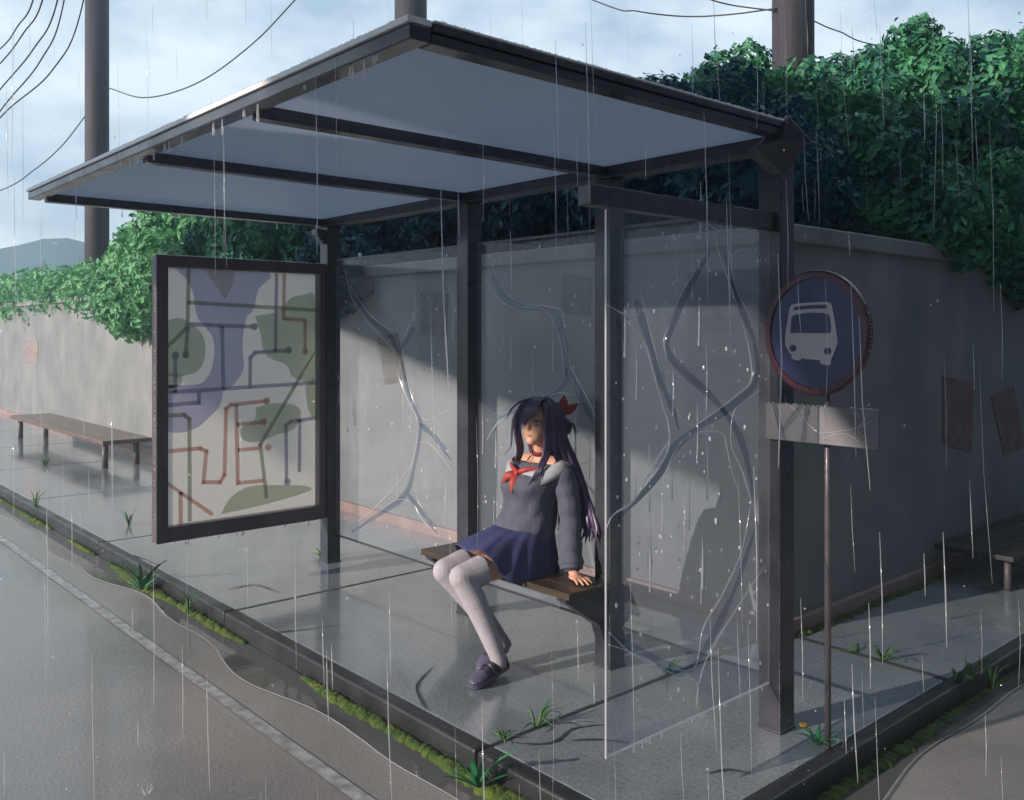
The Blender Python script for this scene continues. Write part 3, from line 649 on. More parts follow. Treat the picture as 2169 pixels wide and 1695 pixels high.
# ------------------------------------------------------------------ trees
def leaves(blobs, n, size, seed, core=.72, skirt=0):
    """many small leaf faces through the volume of the given ellipsoids, denser near their surface"""
    rg = np.random.default_rng(seed); B = np.array([(*c, *r) for c, r in blobs], float)
    area = (B[:, 3] * B[:, 4] + B[:, 4] * B[:, 5] + B[:, 3] * B[:, 5]); idx = rg.choice(len(B), n, p=area / area.sum())
    d = rg.normal(size=(n, 3)); d /= np.linalg.norm(d, axis=1)[:, None]
    lump = 1 + .10 * np.sin(d[:, 0] * 7 + idx * 1.3) * np.sin(d[:, 1] * 6 + idx) + .08 * np.sin(d[:, 2] * 11 + d[:, 0] * 9 + idx * .7)
    rad = (core + (1.02 - core) * rg.random(n) ** .6) * lump
    out = rg.random(n) < .05; rad[out] += rg.random(out.sum()) * .12
    P = B[idx, :3] + d * B[idx, 3:] * rad[:, None]
    nrm = d + rg.normal(size=(n, 3)) * .38; nrm /= np.linalg.norm(nrm, axis=1)[:, None]
    a = np.cross(nrm, rg.normal(size=(n, 3))); a /= np.linalg.norm(a, axis=1)[:, None]; b = np.cross(nrm, a)
    s = size * (.55 + .9 * rg.random(n))[:, None]
    V = np.stack([P - a * s, P + b * s * .5 + nrm * s * .12, P + a * s, P - b * s * .5 + nrm * s * .12], 1).reshape(-1, 3)
    F = np.arange(n * 4).reshape(n, 4)
    return V, F
def clumps(blobs, seed, per=15):
    rg = random.Random(seed); out = []
    for c, r in blobs:
        for i in range(per):
            z = 1 - 2 * (i + .5) / per; a = i * 2.39996 + rg.uniform(-.35, .35); q = math.sqrt(max(0, 1 - z * z)); f = rg.uniform(.30, .46); k = 1.02 - f * .9
            out.append(((c[0] + r[0] * k * q * math.cos(a), c[1] + r[1] * k * q * math.sin(a), c[2] + r[2] * k * z), (r[0] * f, r[1] * f, r[2] * f)))
    return out
def foliage(name, blobs, n, size, seed, m, parent=None, core=.72):
    V, F = leaves(clumps(blobs, seed), n, size, seed, .55)
    k = MB()
    for c, r in blobs: k.ell(c, [q * .58 for q in r], 12, 8)
    me = bpy.data.meshes.new(name); v2 = V.tolist() + [tuple(x) for x in k.v]; f2 = F.tolist() + [[i + len(V) for i in f] for f in k.f]
    me.from_pydata(v2, [], f2); return link(name, me, m, parent)
def tree(x, y, th, tr, blobs, n, size, seed, m, label, name='tree', limbs=5):
    e = empty(name, (x, y, 0), label, 'tree' if name == 'tree' else 'bush', None)
    rg = random.Random(seed); t = MB(); t.tube(catmull([(x, y, -.05), (x + .06, y, th * .5), (x - .03, y + .04, th)], 5), [tr * 1.3, tr, tr * .7], 10)
    for i in range(limbs):
        c = Vector(rg.choice(blobs)[0]); s = Vector((x, y, th * rg.uniform(.6, .98))); t.tube(catmull([s, (s + c) / 2 + Vector((rg.uniform(-.15, .15), rg.uniform(-.15, .15), .15)), c], 5), [tr * .5, tr * .3, tr * .1], 7)
    t.build('trunk', M['bark'], e, smooth=True); foliage('crown', blobs, n, size, seed, m, e)
    return e
rg = random.Random(11)
# long bright hedge at the far left
hb = []
x = -38.
while x < -13.2:
    hb.append(((x, 5.0 + rg.uniform(-.15, .15), 2.15 + rg.uniform(-.12, .12)), (.8, .7, .82))); hb.append(((x + .3, 4.5, 2.2 + rg.uniform(-.1, .1)), (.6, .42, .45))); x += .75
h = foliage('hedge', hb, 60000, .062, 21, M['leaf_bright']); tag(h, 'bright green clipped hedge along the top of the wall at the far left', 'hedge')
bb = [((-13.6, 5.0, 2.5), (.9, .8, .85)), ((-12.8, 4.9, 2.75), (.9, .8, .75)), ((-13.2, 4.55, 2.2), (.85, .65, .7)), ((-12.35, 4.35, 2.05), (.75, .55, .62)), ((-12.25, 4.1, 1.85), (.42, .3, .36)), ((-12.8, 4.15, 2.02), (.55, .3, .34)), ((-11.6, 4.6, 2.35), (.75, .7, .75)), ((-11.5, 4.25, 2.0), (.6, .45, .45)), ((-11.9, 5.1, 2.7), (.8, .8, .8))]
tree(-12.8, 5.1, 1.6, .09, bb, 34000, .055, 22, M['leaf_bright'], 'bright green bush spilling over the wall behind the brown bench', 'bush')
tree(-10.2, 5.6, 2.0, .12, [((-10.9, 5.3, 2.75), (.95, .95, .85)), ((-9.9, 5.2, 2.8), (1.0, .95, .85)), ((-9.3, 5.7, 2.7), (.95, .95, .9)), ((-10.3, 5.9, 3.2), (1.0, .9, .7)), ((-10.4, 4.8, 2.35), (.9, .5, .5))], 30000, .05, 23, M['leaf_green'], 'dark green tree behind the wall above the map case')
tree(-7.6, 5.6, 2.0, .12, [((-8.1, 5.4, 2.7), (1.0, .95, .9)), ((-7.0, 5.3, 2.75), (1.0, .95, .9)), ((-7.5, 5.6, 3.3), (1.1, .9, .7)), ((-7.3, 4.55, 2.25), (.75, .55, .48)), ((-7.15, 4.2, 2.02), (.52, .25, .26)), ((-7.6, 4.2, 1.9), (.42, .22, .24)), ((-6.2, 5.6, 2.8), (.9, .9, .85))], 36000, .045, 24, M['leaf_shaded'], 'dark tree whose lowest leaves hang over the wall behind the left back glass')
tree(-5.4, 5.8, 2.1, .12, [((-5.6, 5.4, 2.75), (.9, .9, .8)), ((-4.7, 5.4, 2.8), (.9, .85, .8)), ((-5.2, 5.7, 3.0), (1.0, .8, .6)), ((-3.9, 5.35, 2.75), (.8, .75, .75)), ((-3.4, 5.2, 2.5), (.6, .65, .6))], 34000, .04, 25, M['leaf_shaded'], 'dark tree right behind the wall corner, filling the gap under the shelter roof')
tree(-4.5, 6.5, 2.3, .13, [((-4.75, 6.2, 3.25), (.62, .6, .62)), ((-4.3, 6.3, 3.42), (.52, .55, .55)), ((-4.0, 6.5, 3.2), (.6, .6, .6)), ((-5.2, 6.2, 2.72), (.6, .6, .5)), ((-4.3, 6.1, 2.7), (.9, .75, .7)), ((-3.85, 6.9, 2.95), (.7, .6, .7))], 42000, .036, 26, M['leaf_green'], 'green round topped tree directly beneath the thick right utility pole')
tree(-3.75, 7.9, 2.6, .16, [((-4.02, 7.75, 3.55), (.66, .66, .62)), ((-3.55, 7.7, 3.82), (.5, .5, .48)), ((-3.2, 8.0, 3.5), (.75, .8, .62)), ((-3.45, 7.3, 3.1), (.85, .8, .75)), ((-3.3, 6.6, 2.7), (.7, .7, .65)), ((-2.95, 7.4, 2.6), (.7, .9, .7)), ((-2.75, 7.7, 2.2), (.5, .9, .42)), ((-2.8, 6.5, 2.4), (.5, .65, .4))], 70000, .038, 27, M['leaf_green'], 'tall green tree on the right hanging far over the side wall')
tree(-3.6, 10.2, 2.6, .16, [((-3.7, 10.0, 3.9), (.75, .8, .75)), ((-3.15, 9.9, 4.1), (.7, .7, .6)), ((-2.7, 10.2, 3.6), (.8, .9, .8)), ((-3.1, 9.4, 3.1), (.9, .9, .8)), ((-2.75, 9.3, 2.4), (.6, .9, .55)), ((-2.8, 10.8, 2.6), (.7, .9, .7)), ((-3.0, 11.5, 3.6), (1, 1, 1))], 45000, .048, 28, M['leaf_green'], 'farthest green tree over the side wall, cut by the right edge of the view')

# ------------------------------------------------------------------ weeds, moss
def tuft(name, c, n, h, spread, m, label, cat, seed, w=.006, lean=None):
    rg = random.Random(seed); t = MB()
    for i in range(n):
        a = rg.uniform(0, 2 * math.pi); hh = h * rg.uniform(.5, 1.1); sp = spread * rg.uniform(.4, 1.1)
        d = Vector((math.cos(a), math.sin(a), 0)); s = Vector(c) + d * rg.uniform(0, .02)
        P = catmull([s, s + d * sp * .35 + Vector((0, 0, hh * .6)), s + d * sp + Vector((0, 0, hh * (.95 if sp < hh else .6)))], 5)
        t.tube(P, [w * .8, w, w * .7, w * .1], 4, flat=.25, side=(-d.y, d.x, 0))
    o = t.build(name, M[m], smooth=True); tag(o, label, cat, 'weeds in the paving and kerb'); return o
WD = [((680,1180,0), 16, .09, .13, 'thin grass tuft at the foot of the leftmost shelter post'), ((272,1112,0), 10, .13, .09, 'grass tuft in a paving joint left of the map case'), ((95,985,0), 12, .16, .22, 'olive weed in the paving joint below the brown bench'),
      ((75,1072,0), 9, .18, .12, 'grass tuft on the kerb at the far left edge'), ((1138,1538,0), 16, .09, .13, 'grass tuft in the paving joint midway between the shoes and the hanging glass screen'), ((1068,1566,0), 8, .03, .08, 'tiny flat weed where the paving joint meets the front kerb'),
      ((1415,1425,0), 12, .07, .10, 'grass tuft seen low through the hanging glass screen'), ((1520,1382,0), 10, .06, .10, 'small grass tuft seen through the far lower corner of the glass screen'), ((1870,1397,0), 14, .10, .11, 'thin grass tuft midway along the right paving joint'), ((1815,1382,0), 8, .03, .10, 'creeping weed in the right paving joint nearer the sign pole'),
      ((2028,1442,0), 14, .09, .08, 'grass tuft where the right paving joint meets the side kerb'), ((2055,1450,-.03), 9, .11, .07, 'upright grass blades against the side kerb face'), ((2098,1458,-.06), 9, .17, .08, 'tall olive grass on the moss of the side kerb at right'),
      ((400,1290,0), 9, .13, .10, 'olive grass tuft on the kerb right of the broad leaved weed'), ((395,1300,-.05), 7, .10, .07, 'low grass blades in the gutter under the olive tuft')]
for i, ((px, py, z), n, h, sp, lab) in enumerate(WD): tuft('grass_tuft', on_z(px, py, z), n, h, sp, 'grass', lab, 'weed', 60 + i)
def broad(c, label, seed, s=1.0, wide=.0):
    rg = random.Random(seed); t = MB(); c = Vector(c)
    def leafblade(az, el, ln, w, tooth):
        d = (RT * math.cos(az) + (-FW) * math.sin(az)); up = Vector((0, 0, 1)); P = catmull([c, c + (d * math.cos(el) + up * math.sin(el)) * ln * .55, c + (d * math.cos(el * .85) + up * math.sin(el * .85)) * ln], 8)
        side = Vector((-d.y, d.x, 0)); nn = len(P); A = []; Bq = []
        for i, q in enumerate(P):
            k = i / (nn - 1); ww = w * (math.sin(math.pi * min(1, k * .85 + .08)) ** .8) * (1 + (tooth * (1 if i % 3 == 0 else -.4))); A.append(q + side * ww + up * ww * .25); Bq.append(q - side * ww + up * ww * .25)
        b = len(t.v); t.v += [tuple(v) for v in A] + [tuple(v) for v in P] + [tuple(v) for v in Bq]
        for i in range(nn - 1): t.face([b+i, b+i+1, b+nn+i+1, b+nn+i]); t.face([b+nn+i, b+nn+i+1, b+2*nn+i+1, b+2*nn+i])
    for az, el, ln, w, tooth in ((.3, .95, .26, .024, .35), (2.75, 1.0, .25, .022, .35), (1.9, 1.2, .22, .009, 0), (1.2, 1.25, .20, .009, 0), (2.3, .9, .20, .010, 0), (.9, .8, .16, .010, 0), (2.9, .5, .16, .012, .2), (.0, .45, .20, .012, .1), (4.4, .5, .12, .012, .2), (5.2, .45, .12, .010, .2), (3.6, .4, .13, .010, 0)): leafblade(az + rg.uniform(-.1, .1), el, ln * s, w * s, tooth)
    o = t.build('broad_leaved_weed', M['weed'], smooth=True, fix=False); tag(o, label, 'weed', 'weeds in the paving and kerb')
broad(on_z(300, 1250, -.07), 'lush toothed green weed growing from the kerb below the map case', 5, 1.15)
broad(on_z(1012, 1668, -.07), 'lush toothed green weed growing from the front kerb at the bottom of the view', 6, .85)
fl = empty('flower', on_z(1732, 1578), 'small yellow flower with green leaves at the foot of the bus stop pole', 'flower'); fc = Vector(fl.location)
t = MB()
for a in (0.2, 1.1, 2.0, 3.0, 3.9, 5.0, 5.7):
    d = Vector((math.cos(a), math.sin(a), 0)); t.tube(catmull([fc, fc + d * .04 + Vector((0, 0, .035)), fc + d * .10 + Vector((0, 0, .045))], 5), [.006, .010, .001], 5, flat=.25, side=(-d.y, d.x, 0))
st = fc + RT * -.055 + Vector((0, 0, .075)); t.tube(catmull([fc, (fc + st) / 2 + Vector((0, 0, .02)), st], 5), .002, 5)
t.build('leaf_rosette', M['weed'], fl, smooth=True)
t = MB()
for k in range(9):
    a = k * 2 * math.pi / 9; t.ell(st + Vector((math.cos(a) * .010, math.sin(a) * .010, .004)), (.008, .008, .005), 8, 6)
t.build('petals', M['petal'], fl, smooth=True)

ms_ = MB(); rg = random.Random(8)
def mosslump(x, y, z, r, h): ms_.ell((x, y, z), (r * rg.uniform(.8, 1.5), r * rg.uniform(.7, 1.1), h), 8, 6)
x = -12.5
while x < -1.9:
    k = .5 + .5 * math.sin(x * 1.9 + .6) + .35 * math.sin(x * 4.7); s = max(0, k) * (.5 if x < -8 else 1)
    if s > .12:
        for q in range(3): mosslump(x + rg.uniform(-.03, .03), KY - .012 - rg.uniform(0, .035) * s, ROADZ + .004, .018 + .022 * s, .014 + .022 * s * rg.random())
    x += .028
y = 2.3
while y < 7:
    s = max(0, .55 + .45 * math.sin(y * 2.2))
    for q in range(2): mosslump(KX + .008 + rg.uniform(0, .025) * s, y + rg.uniform(-.02, .02), ROADZ + .004, .014 + .016 * s, .010 + .016 * s * rg.random())
    y += .03
y = 4.32
while y < 6.4:
    for q in range(2): mosslump(WX + .04 + rg.uniform(0, .03) * (.4 + .6 * math.sin(y * 3) ** 2), y, .0, .015 + .012 * rg.random(), .01 + .014 * rg.random())
    y += .03
tag(ms_.build('moss', M['moss'], smooth=True), kind='stuff')

# ------------------------------------------------------------------ rain
rn = MB(); rg = random.Random(17); cnt = 0
def under_roof(p): return -5.75 < p.x < -1.9 and 1.3 < p.y < 3.6 and p.z < 2.5
while cnt < 250:
    d = rg.uniform(1.6, 7.5); px = rg.uniform(-40, 2210); py = rg.uniform(-60, 1700)
    p = pix(px, py, d); ln = rg.uniform(.05, .5)
    if p.z - ln < .02 or under_roof(p) or under_roof(p - Vector((0, 0, ln))) or p.y > 4.1 and p.z < 2.4: continue
    if 1060 < px < 1270 and 500 < py < 1000: continue
    w = rg.uniform(.0005, .0017); rn.tube([p, p + Vector((.02 * ln, 0, -ln * .5)), p + Vector((rg.uniform(.0, .07) * ln, 0, -ln))], [w * .4, w, w * .5], 5); cnt += 1
for k in range(150):
    d = rg.uniform(1.8, 7.0); p = pix(rg.uniform(0, 2169), rg.uniform(0, 1690), d)
    if p.z < 0 or under_roof(p) or p.y > 4.1: continue
    r = rg.uniform(.0018, .004); rn.ell(p, (r, r, r * 1.2), 8, 6)
tag(rn.build('rain', M['drop'], smooth=True), kind='stuff')
spl = MB()
for k in range(70):
    p = on_z(rg.uniform(0, 2169), rg.uniform(1150, 1690), 0)
    if p.y < KY: p = on_z(rg.uniform(0, 900), rg.uniform(1250, 1690), ROADZ)
    if p.y > 4.1 or under_roof(p): continue
    if ROADZ < 0 and p.y > KY - .03 and p.y < KY + .14: continue
    nn = rg.randint(3, 6)
    for j in range(nn):
        a = rg.uniform(0, 6.28); q = p + Vector((math.cos(a), math.sin(a), 0)) * rg.uniform(.01, .05) + Vector((0, 0, rg.uniform(.003, .04))); r = rg.uniform(.001, .0025); spl.ell(q, (r, r, r), 7, 5)
    if k % 7 == 0:
        for j in range(7):
            a = j * .9; d = Vector((math.cos(a), math.sin(a), 0)); spl.tube([p + d * .008, p + d * .016 + Vector((0, 0, .012)), p + d * .026 + Vector((0, 0, .028))], [.0018, .0012, .0004], 5)
tag(spl.build('rain_splashes', M['drop'], smooth=True), kind='stuff')
dr = MB()
def hang(p, l, r): dr.tube([p, p - Vector((0, 0, l * .6)), p - Vector((0, 0, l))], [r * .5, r * .8, r], 7); dr.ell(p - Vector((0, 0, l)), (r, r, r * 1.3), 8, 6)
for k in range(26): hang(Vector((rg.uniform(-5.6, -2.1), RY0 - .012, RZ - .035)), rg.uniform(.01, .06), rg.uniform(.003, .006))
for k in range(10): hang(Vector((PX[3] + .008, rg.uniform(2.25, 3.15), .197)), rg.uniform(.005, .02), .005)
for k in range(8): hang(Vector((mx0 + .042, rg.uniform(2.06, 3.15), Z0 + .002)), rg.uniform(.01, .03), .006)
for k in range(5): hang(Vector((-5.697, rg.uniform(1.5, 3.0), RZ - .053)), rg.uniform(.01, .05), .005)
def beads(a, b, n, r):  # water beads added along edges to give them a bright rim
    a, b = Vector(a), Vector(b)
    for k in range(n):
        q = a + (b - a) * rg.random(); e = rg.uniform(.5, 1.2) * r; dr.ell(q, (e * rg.uniform(.8, 2.0), e * rg.uniform(.8, 1.3), e * .8), 6, 5)
beads((RX0, RY0 - .024, RZ + .028), (RX1, RY0 - .024, RZ + .028), 420, .003); beads((RX1 + .006, RY0 + .06, RZ + .029), (RX1 + .006, PY - .15, RZ + .029), 160, .0022)
beads((PX[3], 2.14, 2.107), (PX[3], PY - .06, 2.107), 90, .0045); beads((mx0, Y0, Z1 + .002), (mx0, Y1, Z1 + .002), 90, .006); beads((mx0 + .036, Y0 + .01, Z0), (mx0 + .036, Y1, Z0), 60, .005)
beads((mx0 + .02, Y0 - .002, Z0), (mx0 + .02, Y0 - .002, Z1), 90, .005)
for k in range(70):
    a = rg.uniform(-.3, 2.4); dr.ell(disc_pt((DR + .001) * math.cos(a), (DR + .001) * math.sin(a), .004), (.0028, .0028, .0024), 6, 5)
beads((SX - .24, SY - .063, 1.337), (SX + .23, SY - .063, 1.337), 50, .0028)
tag(dr.build('roof_drips', M['drop'], smooth=True), kind='stuff')
# ------------------------------------------------------------------ person on the seat
pr = empty('person', (-3.35, 3.0, 0), 'person with long purple hair in grey sweater and navy skirt, sitting on the shelter seat', 'person')
V3 = Vector
Hc = V3((-3.30, 3.055, 1.165)); yaw = R(-13); pit = R(10)
hf = V3((-math.sin(yaw), -math.cos(yaw), 0)) * math.cos(pit) + V3((0, 0, math.sin(pit))); hl_ = V3((math.cos(yaw), -math.sin(yaw), 0)); hu = hf.cross(hl_) * -1
if hu.z < 0: hu = -hu
HM = Matrix((hl_, hf, hu)).transposed()
def H(l, f, u): return Hc + hl_ * l + hf * f + hu * u
NB = V3((-3.335, 3.095, .985))
hipL, hipR = V3((-3.285, 3.03, .515)), V3((-3.435, 3.03, .515))
kneL, kneR = V3((-3.325, 2.625, .468)), V3((-3.445, 2.62, .476))
ankL, ankR = V3((-3.205, 2.745, .105)), V3((-3.315, 2.855, .125))
shL, shR = V3((-3.18, 3.10, .945)), V3((-3.49, 3.10, .945))
elL, elR = V3((-3.125, 3.135, .705)), V3((-3.535, 3.15, .71))
wrL, wrR = V3((-3.055, 3.085, .482)), V3((-3.60, 3.10, .482))
def hand(b, wr, d, side):
    """palm, four fingers of unequal length and a thumb, resting flat on the seat"""
    d = d.normalized(); s = V3((d.y, -d.x, 0)) * side; z = V3((0, 0, 1)); pc = V3((wr.x, wr.y, .453)) + d * .045
    b.tube([wr + z * .03, wr, pc], [.024, .023, .024], 12)
    b.ell(pc, (.043, .036, .0135), 14, 8, 0, Matrix((d, s, z)).transposed())
    for o, ln, sp in ((-.027, .058, -.16), (-.009, .070, -.04), (.009, .066, .08), (.026, .050, .22)):
        q = pc + d * .033 + s * o; e = (d + s * sp).normalized(); zz = V3((0, 0, .4395))
        P = [V3((q.x, q.y, .454)), q + e * ln * .5, q + e * ln]; P[1].z = .4515; P[2].z = .4400
        b.tube(catmull(P, 5), [.0085, .0085, .0075, .0055], 9)
    q = pc - s * .026 - d * .012; e = (d * .75 - s * .75).normalized(); P = [V3((q.x, q.y, .452)), q + e * .03, q + (e + d * .25).normalized() * .058]; P[1].z = .4475; P[2].z = .441
    b.tube(catmull(P, 5), [.011, .010, .0085, .006], 9)
b = MB()
def HE(c, r): b.ell(H(*c), r, 20, 14, 0, HM)
HE((0, -.012, .03), (.076, .093, .084)); HE((0, .028, -.02), (.064, .060, .083)); HE((0, .034, -.058), (.049, .050, .052)); HE((0, .060, -.090), (.026, .024, .020)); HE((0, .050, -.040), (.052, .040, .060))
b.tube([H(0, .080, .012), H(0, .096, -.014), H(0, .102, -.030)], [.006, .008, .009], 8); HE((0, .098, -.033), (.010, .010, .007)); HE((0, .080, -.064), (.015, .008, .007))
for s in (-1, 1): HE((s * .074, -.005, -.005), (.010, .018, .028))
b.tube(catmull([NB - V3((0, 0, .06)), NB + V3((.006, -.004, .03)), H(0, -.02, -.05)], 6), [.062, .047, .043, .046], 16)
b.tube(catmull([V3((-3.36, 3.04, .50)), V3((-3.358, 3.07, .66)), V3((-3.35, 3.075, .80)), V3((-3.34, 3.085, .90)), V3((-3.336, 3.095, .965))], 6), [.12, .105, .11, .115, .085], 18, flat=.78, side=(1, 0, 0))
b.tube(catmull([shR, NB - V3((0, 0, .03)) , shL], 6), [.048, .055, .058, .055, .048], 14)
for hp, kn, an in ((hipL, kneL, ankL), (hipR, kneR, ankR)):
    b.tube(catmull([hp + V3((0, .06, 0)), hp, (hp + kn) / 2 + V3((0, 0, .006)), kn], 6), [.070, .080, .074, .066, .055], 16)
    b.ell(kn, (.053, .055, .055), 14, 10)
    m1 = kn * .68 + an * .32 + V3((0, .012, 0)); b.tube(catmull([kn, m1, an], 8), [.053, .054, .053, .044, .034], 16)
for s_, e_, w_ in ((shL, elL, wrL), (shR, elR, wrR)):
    b.tube(catmull([s_, e_, w_], 8), [.048, .042, .036, .033, .028, .023], 12)
hand(b, wrL, V3((1, -.30, 0)), 1); hand(b, wrR, V3((-1, -.45, 0)), -1)
ftd = {}
for an, hd in ((ankL, V3((.03, -.225, 0))), (ankR, V3((.045, -.22, 0)))):
    d = hd.normalized(); b.tube([an, an - V3((0, 0, .05)) + d * .02, V3((an.x, an.y, .05)) + d * .10], [.030, .022, .016], 12)
bo = b.build('body', M['skin'], pr); remesh(bo, .0040, 9, .5)

# face details on the body
for s in (1, -1):
    e = MB(); c = (s * .031, .0735, .000)
    e.ell(H(*c), (.0150, .0120, .0098), 14, 10, 0, HM); e.ell(H(s * .0315, .0825, -.001), (.0092, .0050, .0098), 12, 8, 1, HM); e.ell(H(s * .0335, .0870, .004), (.0022, .0012, .0026), 8, 6, 0, HM)  # the last small white dot is a painted glint
    e.tube(catmull([H(s * .014, .084, .004), H(s * .024, .0875, .0100), H(s * .036, .0850, .0110), H(s * .050, .0735, .004)], 5), [.0016, .0036, .0038, .0016], 6, 2)
    e.tube(catmull([H(s * .020, .0845, -.0125), H(s * .034, .0825, -.0145), H(s * .047, .0745, -.007)], 4), [.0005, .0012, .0006], 5, 2)
    e.build('eye', [M['eye_white_glint'], M['iris'], M['lash']], bo, smooth=True)
    MB().tube(catmull([H(s * .012, .0895, .024), H(s * .030, .0880, .032), H(s * .050, .0740, .026)], 5), [.0012, .0026, .0008], 6).build('eyebrow', M['hair'], bo, smooth=True)
MB().tube(catmull([H(-.017, .0845, -.0645), H(0, .0915, -.0650), H(.017, .0845, -.0645)], 5), [.0006, .0018, .0006], 6).build('mouth', M['lip'], bo, smooth=True)

# socks and shoes
for hp, kn, an in ((hipL, kneL, ankL), (hipR, kneR, ankR)):
    t = MB(); top = kn * .70 + hp * .30
    t.tube(catmull([top + V3((0, 0, .004)), kn * .85 + hp * .15 + V3((0, 0, .002)), kn], 7), [.0735, .070, .064, .060], 20)
    t.ell(kn, (.0585, .0605, .0605), 16, 12); m1 = kn * .68 + an * .32 + V3((0, .012, 0)); t.tube(catmull([kn, m1, an, an - V3((0, 0, .05))], 8), [.058, .0585, .0575, .048, .039, .037, .037], 18)
    remesh(t.build('sock', M['sock'], pr), .0045, 5, .5)
def shoe(an, d, pitch):
    d = d.normalized(); s = V3((d.y, -d.x, 0)); f = d * math.cos(pitch) - V3((0, 0, math.sin(pitch))); u = s.cross(f); u = u if u.z > 0 else -u
    heel = V3((an.x, an.y, 0)) - d * .060; heel.z = .004 + .245 * math.sin(pitch)
    T = lambda a, w, h: heel + f * a + s * w + u * h
    secs = [(0.0, .020, .052), (.012, .030, .062), (.05, .034, .064), (.09, .036, .050), (.13, .041, .049), (.17, .044, .044), (.205, .039, .036), (.228, .026, .026), (.240, .010, .016)]
    def ring(a, w, h): return [T(a, w * math.cos(t) * (1 if math.sin(t) < .3 else .96), .022 + max(0, math.sin(t)) * (h - .014) + min(0, math.sin(t)) * .004) for t in [2 * math.pi * i / 20 for i in range(20)]]
    dn = []
    for i in np.linspace(0, len(secs) - 1, 30): dn.append([float(np.interp(i, range(len(secs)), [q[k] for q in secs])) for k in range(3)])
    o = MB().loft([ring(*q) for q in dn]).build('shoe', M['shoe'], pr, smooth=True)
    MB().loft([ring(a, w + .0016, h + .0016) for a, w, h in dn if a > .148]).build('toe_cap', M['toe'], o, smooth=True)
    def srg(a, w, z0): return [T(a, w * k, z0 + z) for k, z in ((-1, 0), (1, 0), (1, .020), (-1, .020))]
    MB().loft([srg(a - (.002 if a < .1 else -.002), w + .003, .0) for a, w, h in dn]).build('sole', M['toe'], o, smooth=False)
    st = []
    for t in np.linspace(-.15, math.pi + .15, 14): st.append(T(.118, .0415 * math.cos(t), .022 + max(-.05, math.sin(t)) * .040))
    MB().tube(st, .0062, 8).build('strap', M['shoe'], o, smooth=True)
shoe(ankL, V3((.03, -.225, 0)), R(9)); shoe(ankR, V3((.05, -.22, 0)), R(22))

# skirt
sk = MB(); NC = 108; NRr = 16; rings = []
for i in range(NRr + 1):
    t = i / NRr; ring = []
    for j in range(NC):
        ph = 2 * math.pi * j / NC; sn, cs = math.sin(ph), math.cos(ph)
        wxp, wyp, wz = -3.358 + .140 * sn, 3.055 - .118 * cs, .655
        sx = math.copysign(abs(sn) ** .75, sn)
        sx = math.copysign(abs(sn) ** .6, sn); hx = -3.372 + .203 * sx; hy = 3.035 - (.340 if cs > 0 else .150) * math.copysign(abs(cs) ** .8, cs)
        dg_ = abs((math.degrees(ph) + 180) % 360 - 180); hz = float(np.interp(dg_, [0, 10, 20, 30, 40, 50, 62, 75, 90, 180], [.574, .590, .584, .556, .500, .452, .420, .425, .437, .437]))
        a = t ** .62; zt = t ** (1.35 - .35 * max(0, cs))
        x = wxp + (hx - wxp) * a; y = wyp + (hy - wyp) * a; z = wz + (hz - wz) * zt
        pl = abs(((j / NC * 18) % 1) - .28); pl = (pl if pl < .5 else 1 - pl); off = (.030 * pl - .006) * (t ** .8)
        ring.append(V3((x + sn * off, y - cs * off * .6, z + off * .6 * max(0, cs))))
    rings.append(ring)
sk.loft(rings, 0, (True, False)); so_ = sk.build('skirt', M['skirt'], pr, smooth=True)
sd = so_.modifiers.new('thick', 'SOLIDIFY'); sd.thickness = .003; sd.offset = -1

# sweater with sleeves
sw = MB()
prof = [(.548, -3.362, 3.035, .158, .140), (.575, -3.361, 3.040, .168, .150), (.64, -3.359, 3.052, .163, .140), (.72, -3.355, 3.066, .148, .122), (.79, -3.351, 3.062, .147, .126), (.855, -3.346, 3.045, .155, .140), (.905, -3.342, 3.058, .162, .130), (.95, -3.338, 3.085, .165, .100), (.972, -3.336, 3.093, .150, .085)]
rg5 = np.linspace(0, len(prof) - 1, 34); rings = []
for i in rg5:
    z, x0, y0, rx, ry = [float(np.interp(i, range(len(prof)), [q[k] for q in prof])) for k in range(5)]; row = []
    for j in range(40):
        a = 2 * math.pi * j / 40; c_, s_ = math.cos(a), math.sin(a)
        wr = 1 + .018 * math.sin(a * 5 + z * 22) * (1 if z < .8 else .4) + .012 * math.sin(a * 9 - z * 40)
        bust = 1.0
        row.append(V3((x0 + rx * math.copysign(abs(c_) ** .9, c_) * wr, y0 + ry * math.copysign(abs(s_) ** .9, s_) * wr * bust, z)))
    rings.append(row)
sw.loft(rings)
for s_, e_, w_ in ((shL, elL, wrL), (shR, elR, wrR)):
    P = catmull([s_ + V3((0, 0, -.015)) + (V3((-3.335, 3.09, .93)) - s_) * .25, s_ + V3((0, 0, -.03)), s_ * .5 + e_ * .5 + V3((0, .004, 0)), e_, e_ * .5 + w_ * .5, w_ + (e_ - w_) * .10, w_ + (e_ - w_) * -.02], 7)
    n = len(P); rad = interp([.062, .060, .058, .055, .057, .060, .052], n)
    rad = [r + .0035 * math.sin(i * 1.15) * (.3 + i / n) for i, r in enumerate(rad)]; sw.tube(P, rad, 18)
swo = remesh(sw.build('sweater', M['sweater'], pr), .005, 4, .5)
for w_, e_ in ((wrL, elL), (wrR, elR)):
    d = (w_ - e_).normalized(); MB().tube([w_ - d * .018, w_ - d * .004, w_ + d * .012], [.043, .040, .037], 18).build('cuff', M['sweater'], swo, smooth=True)
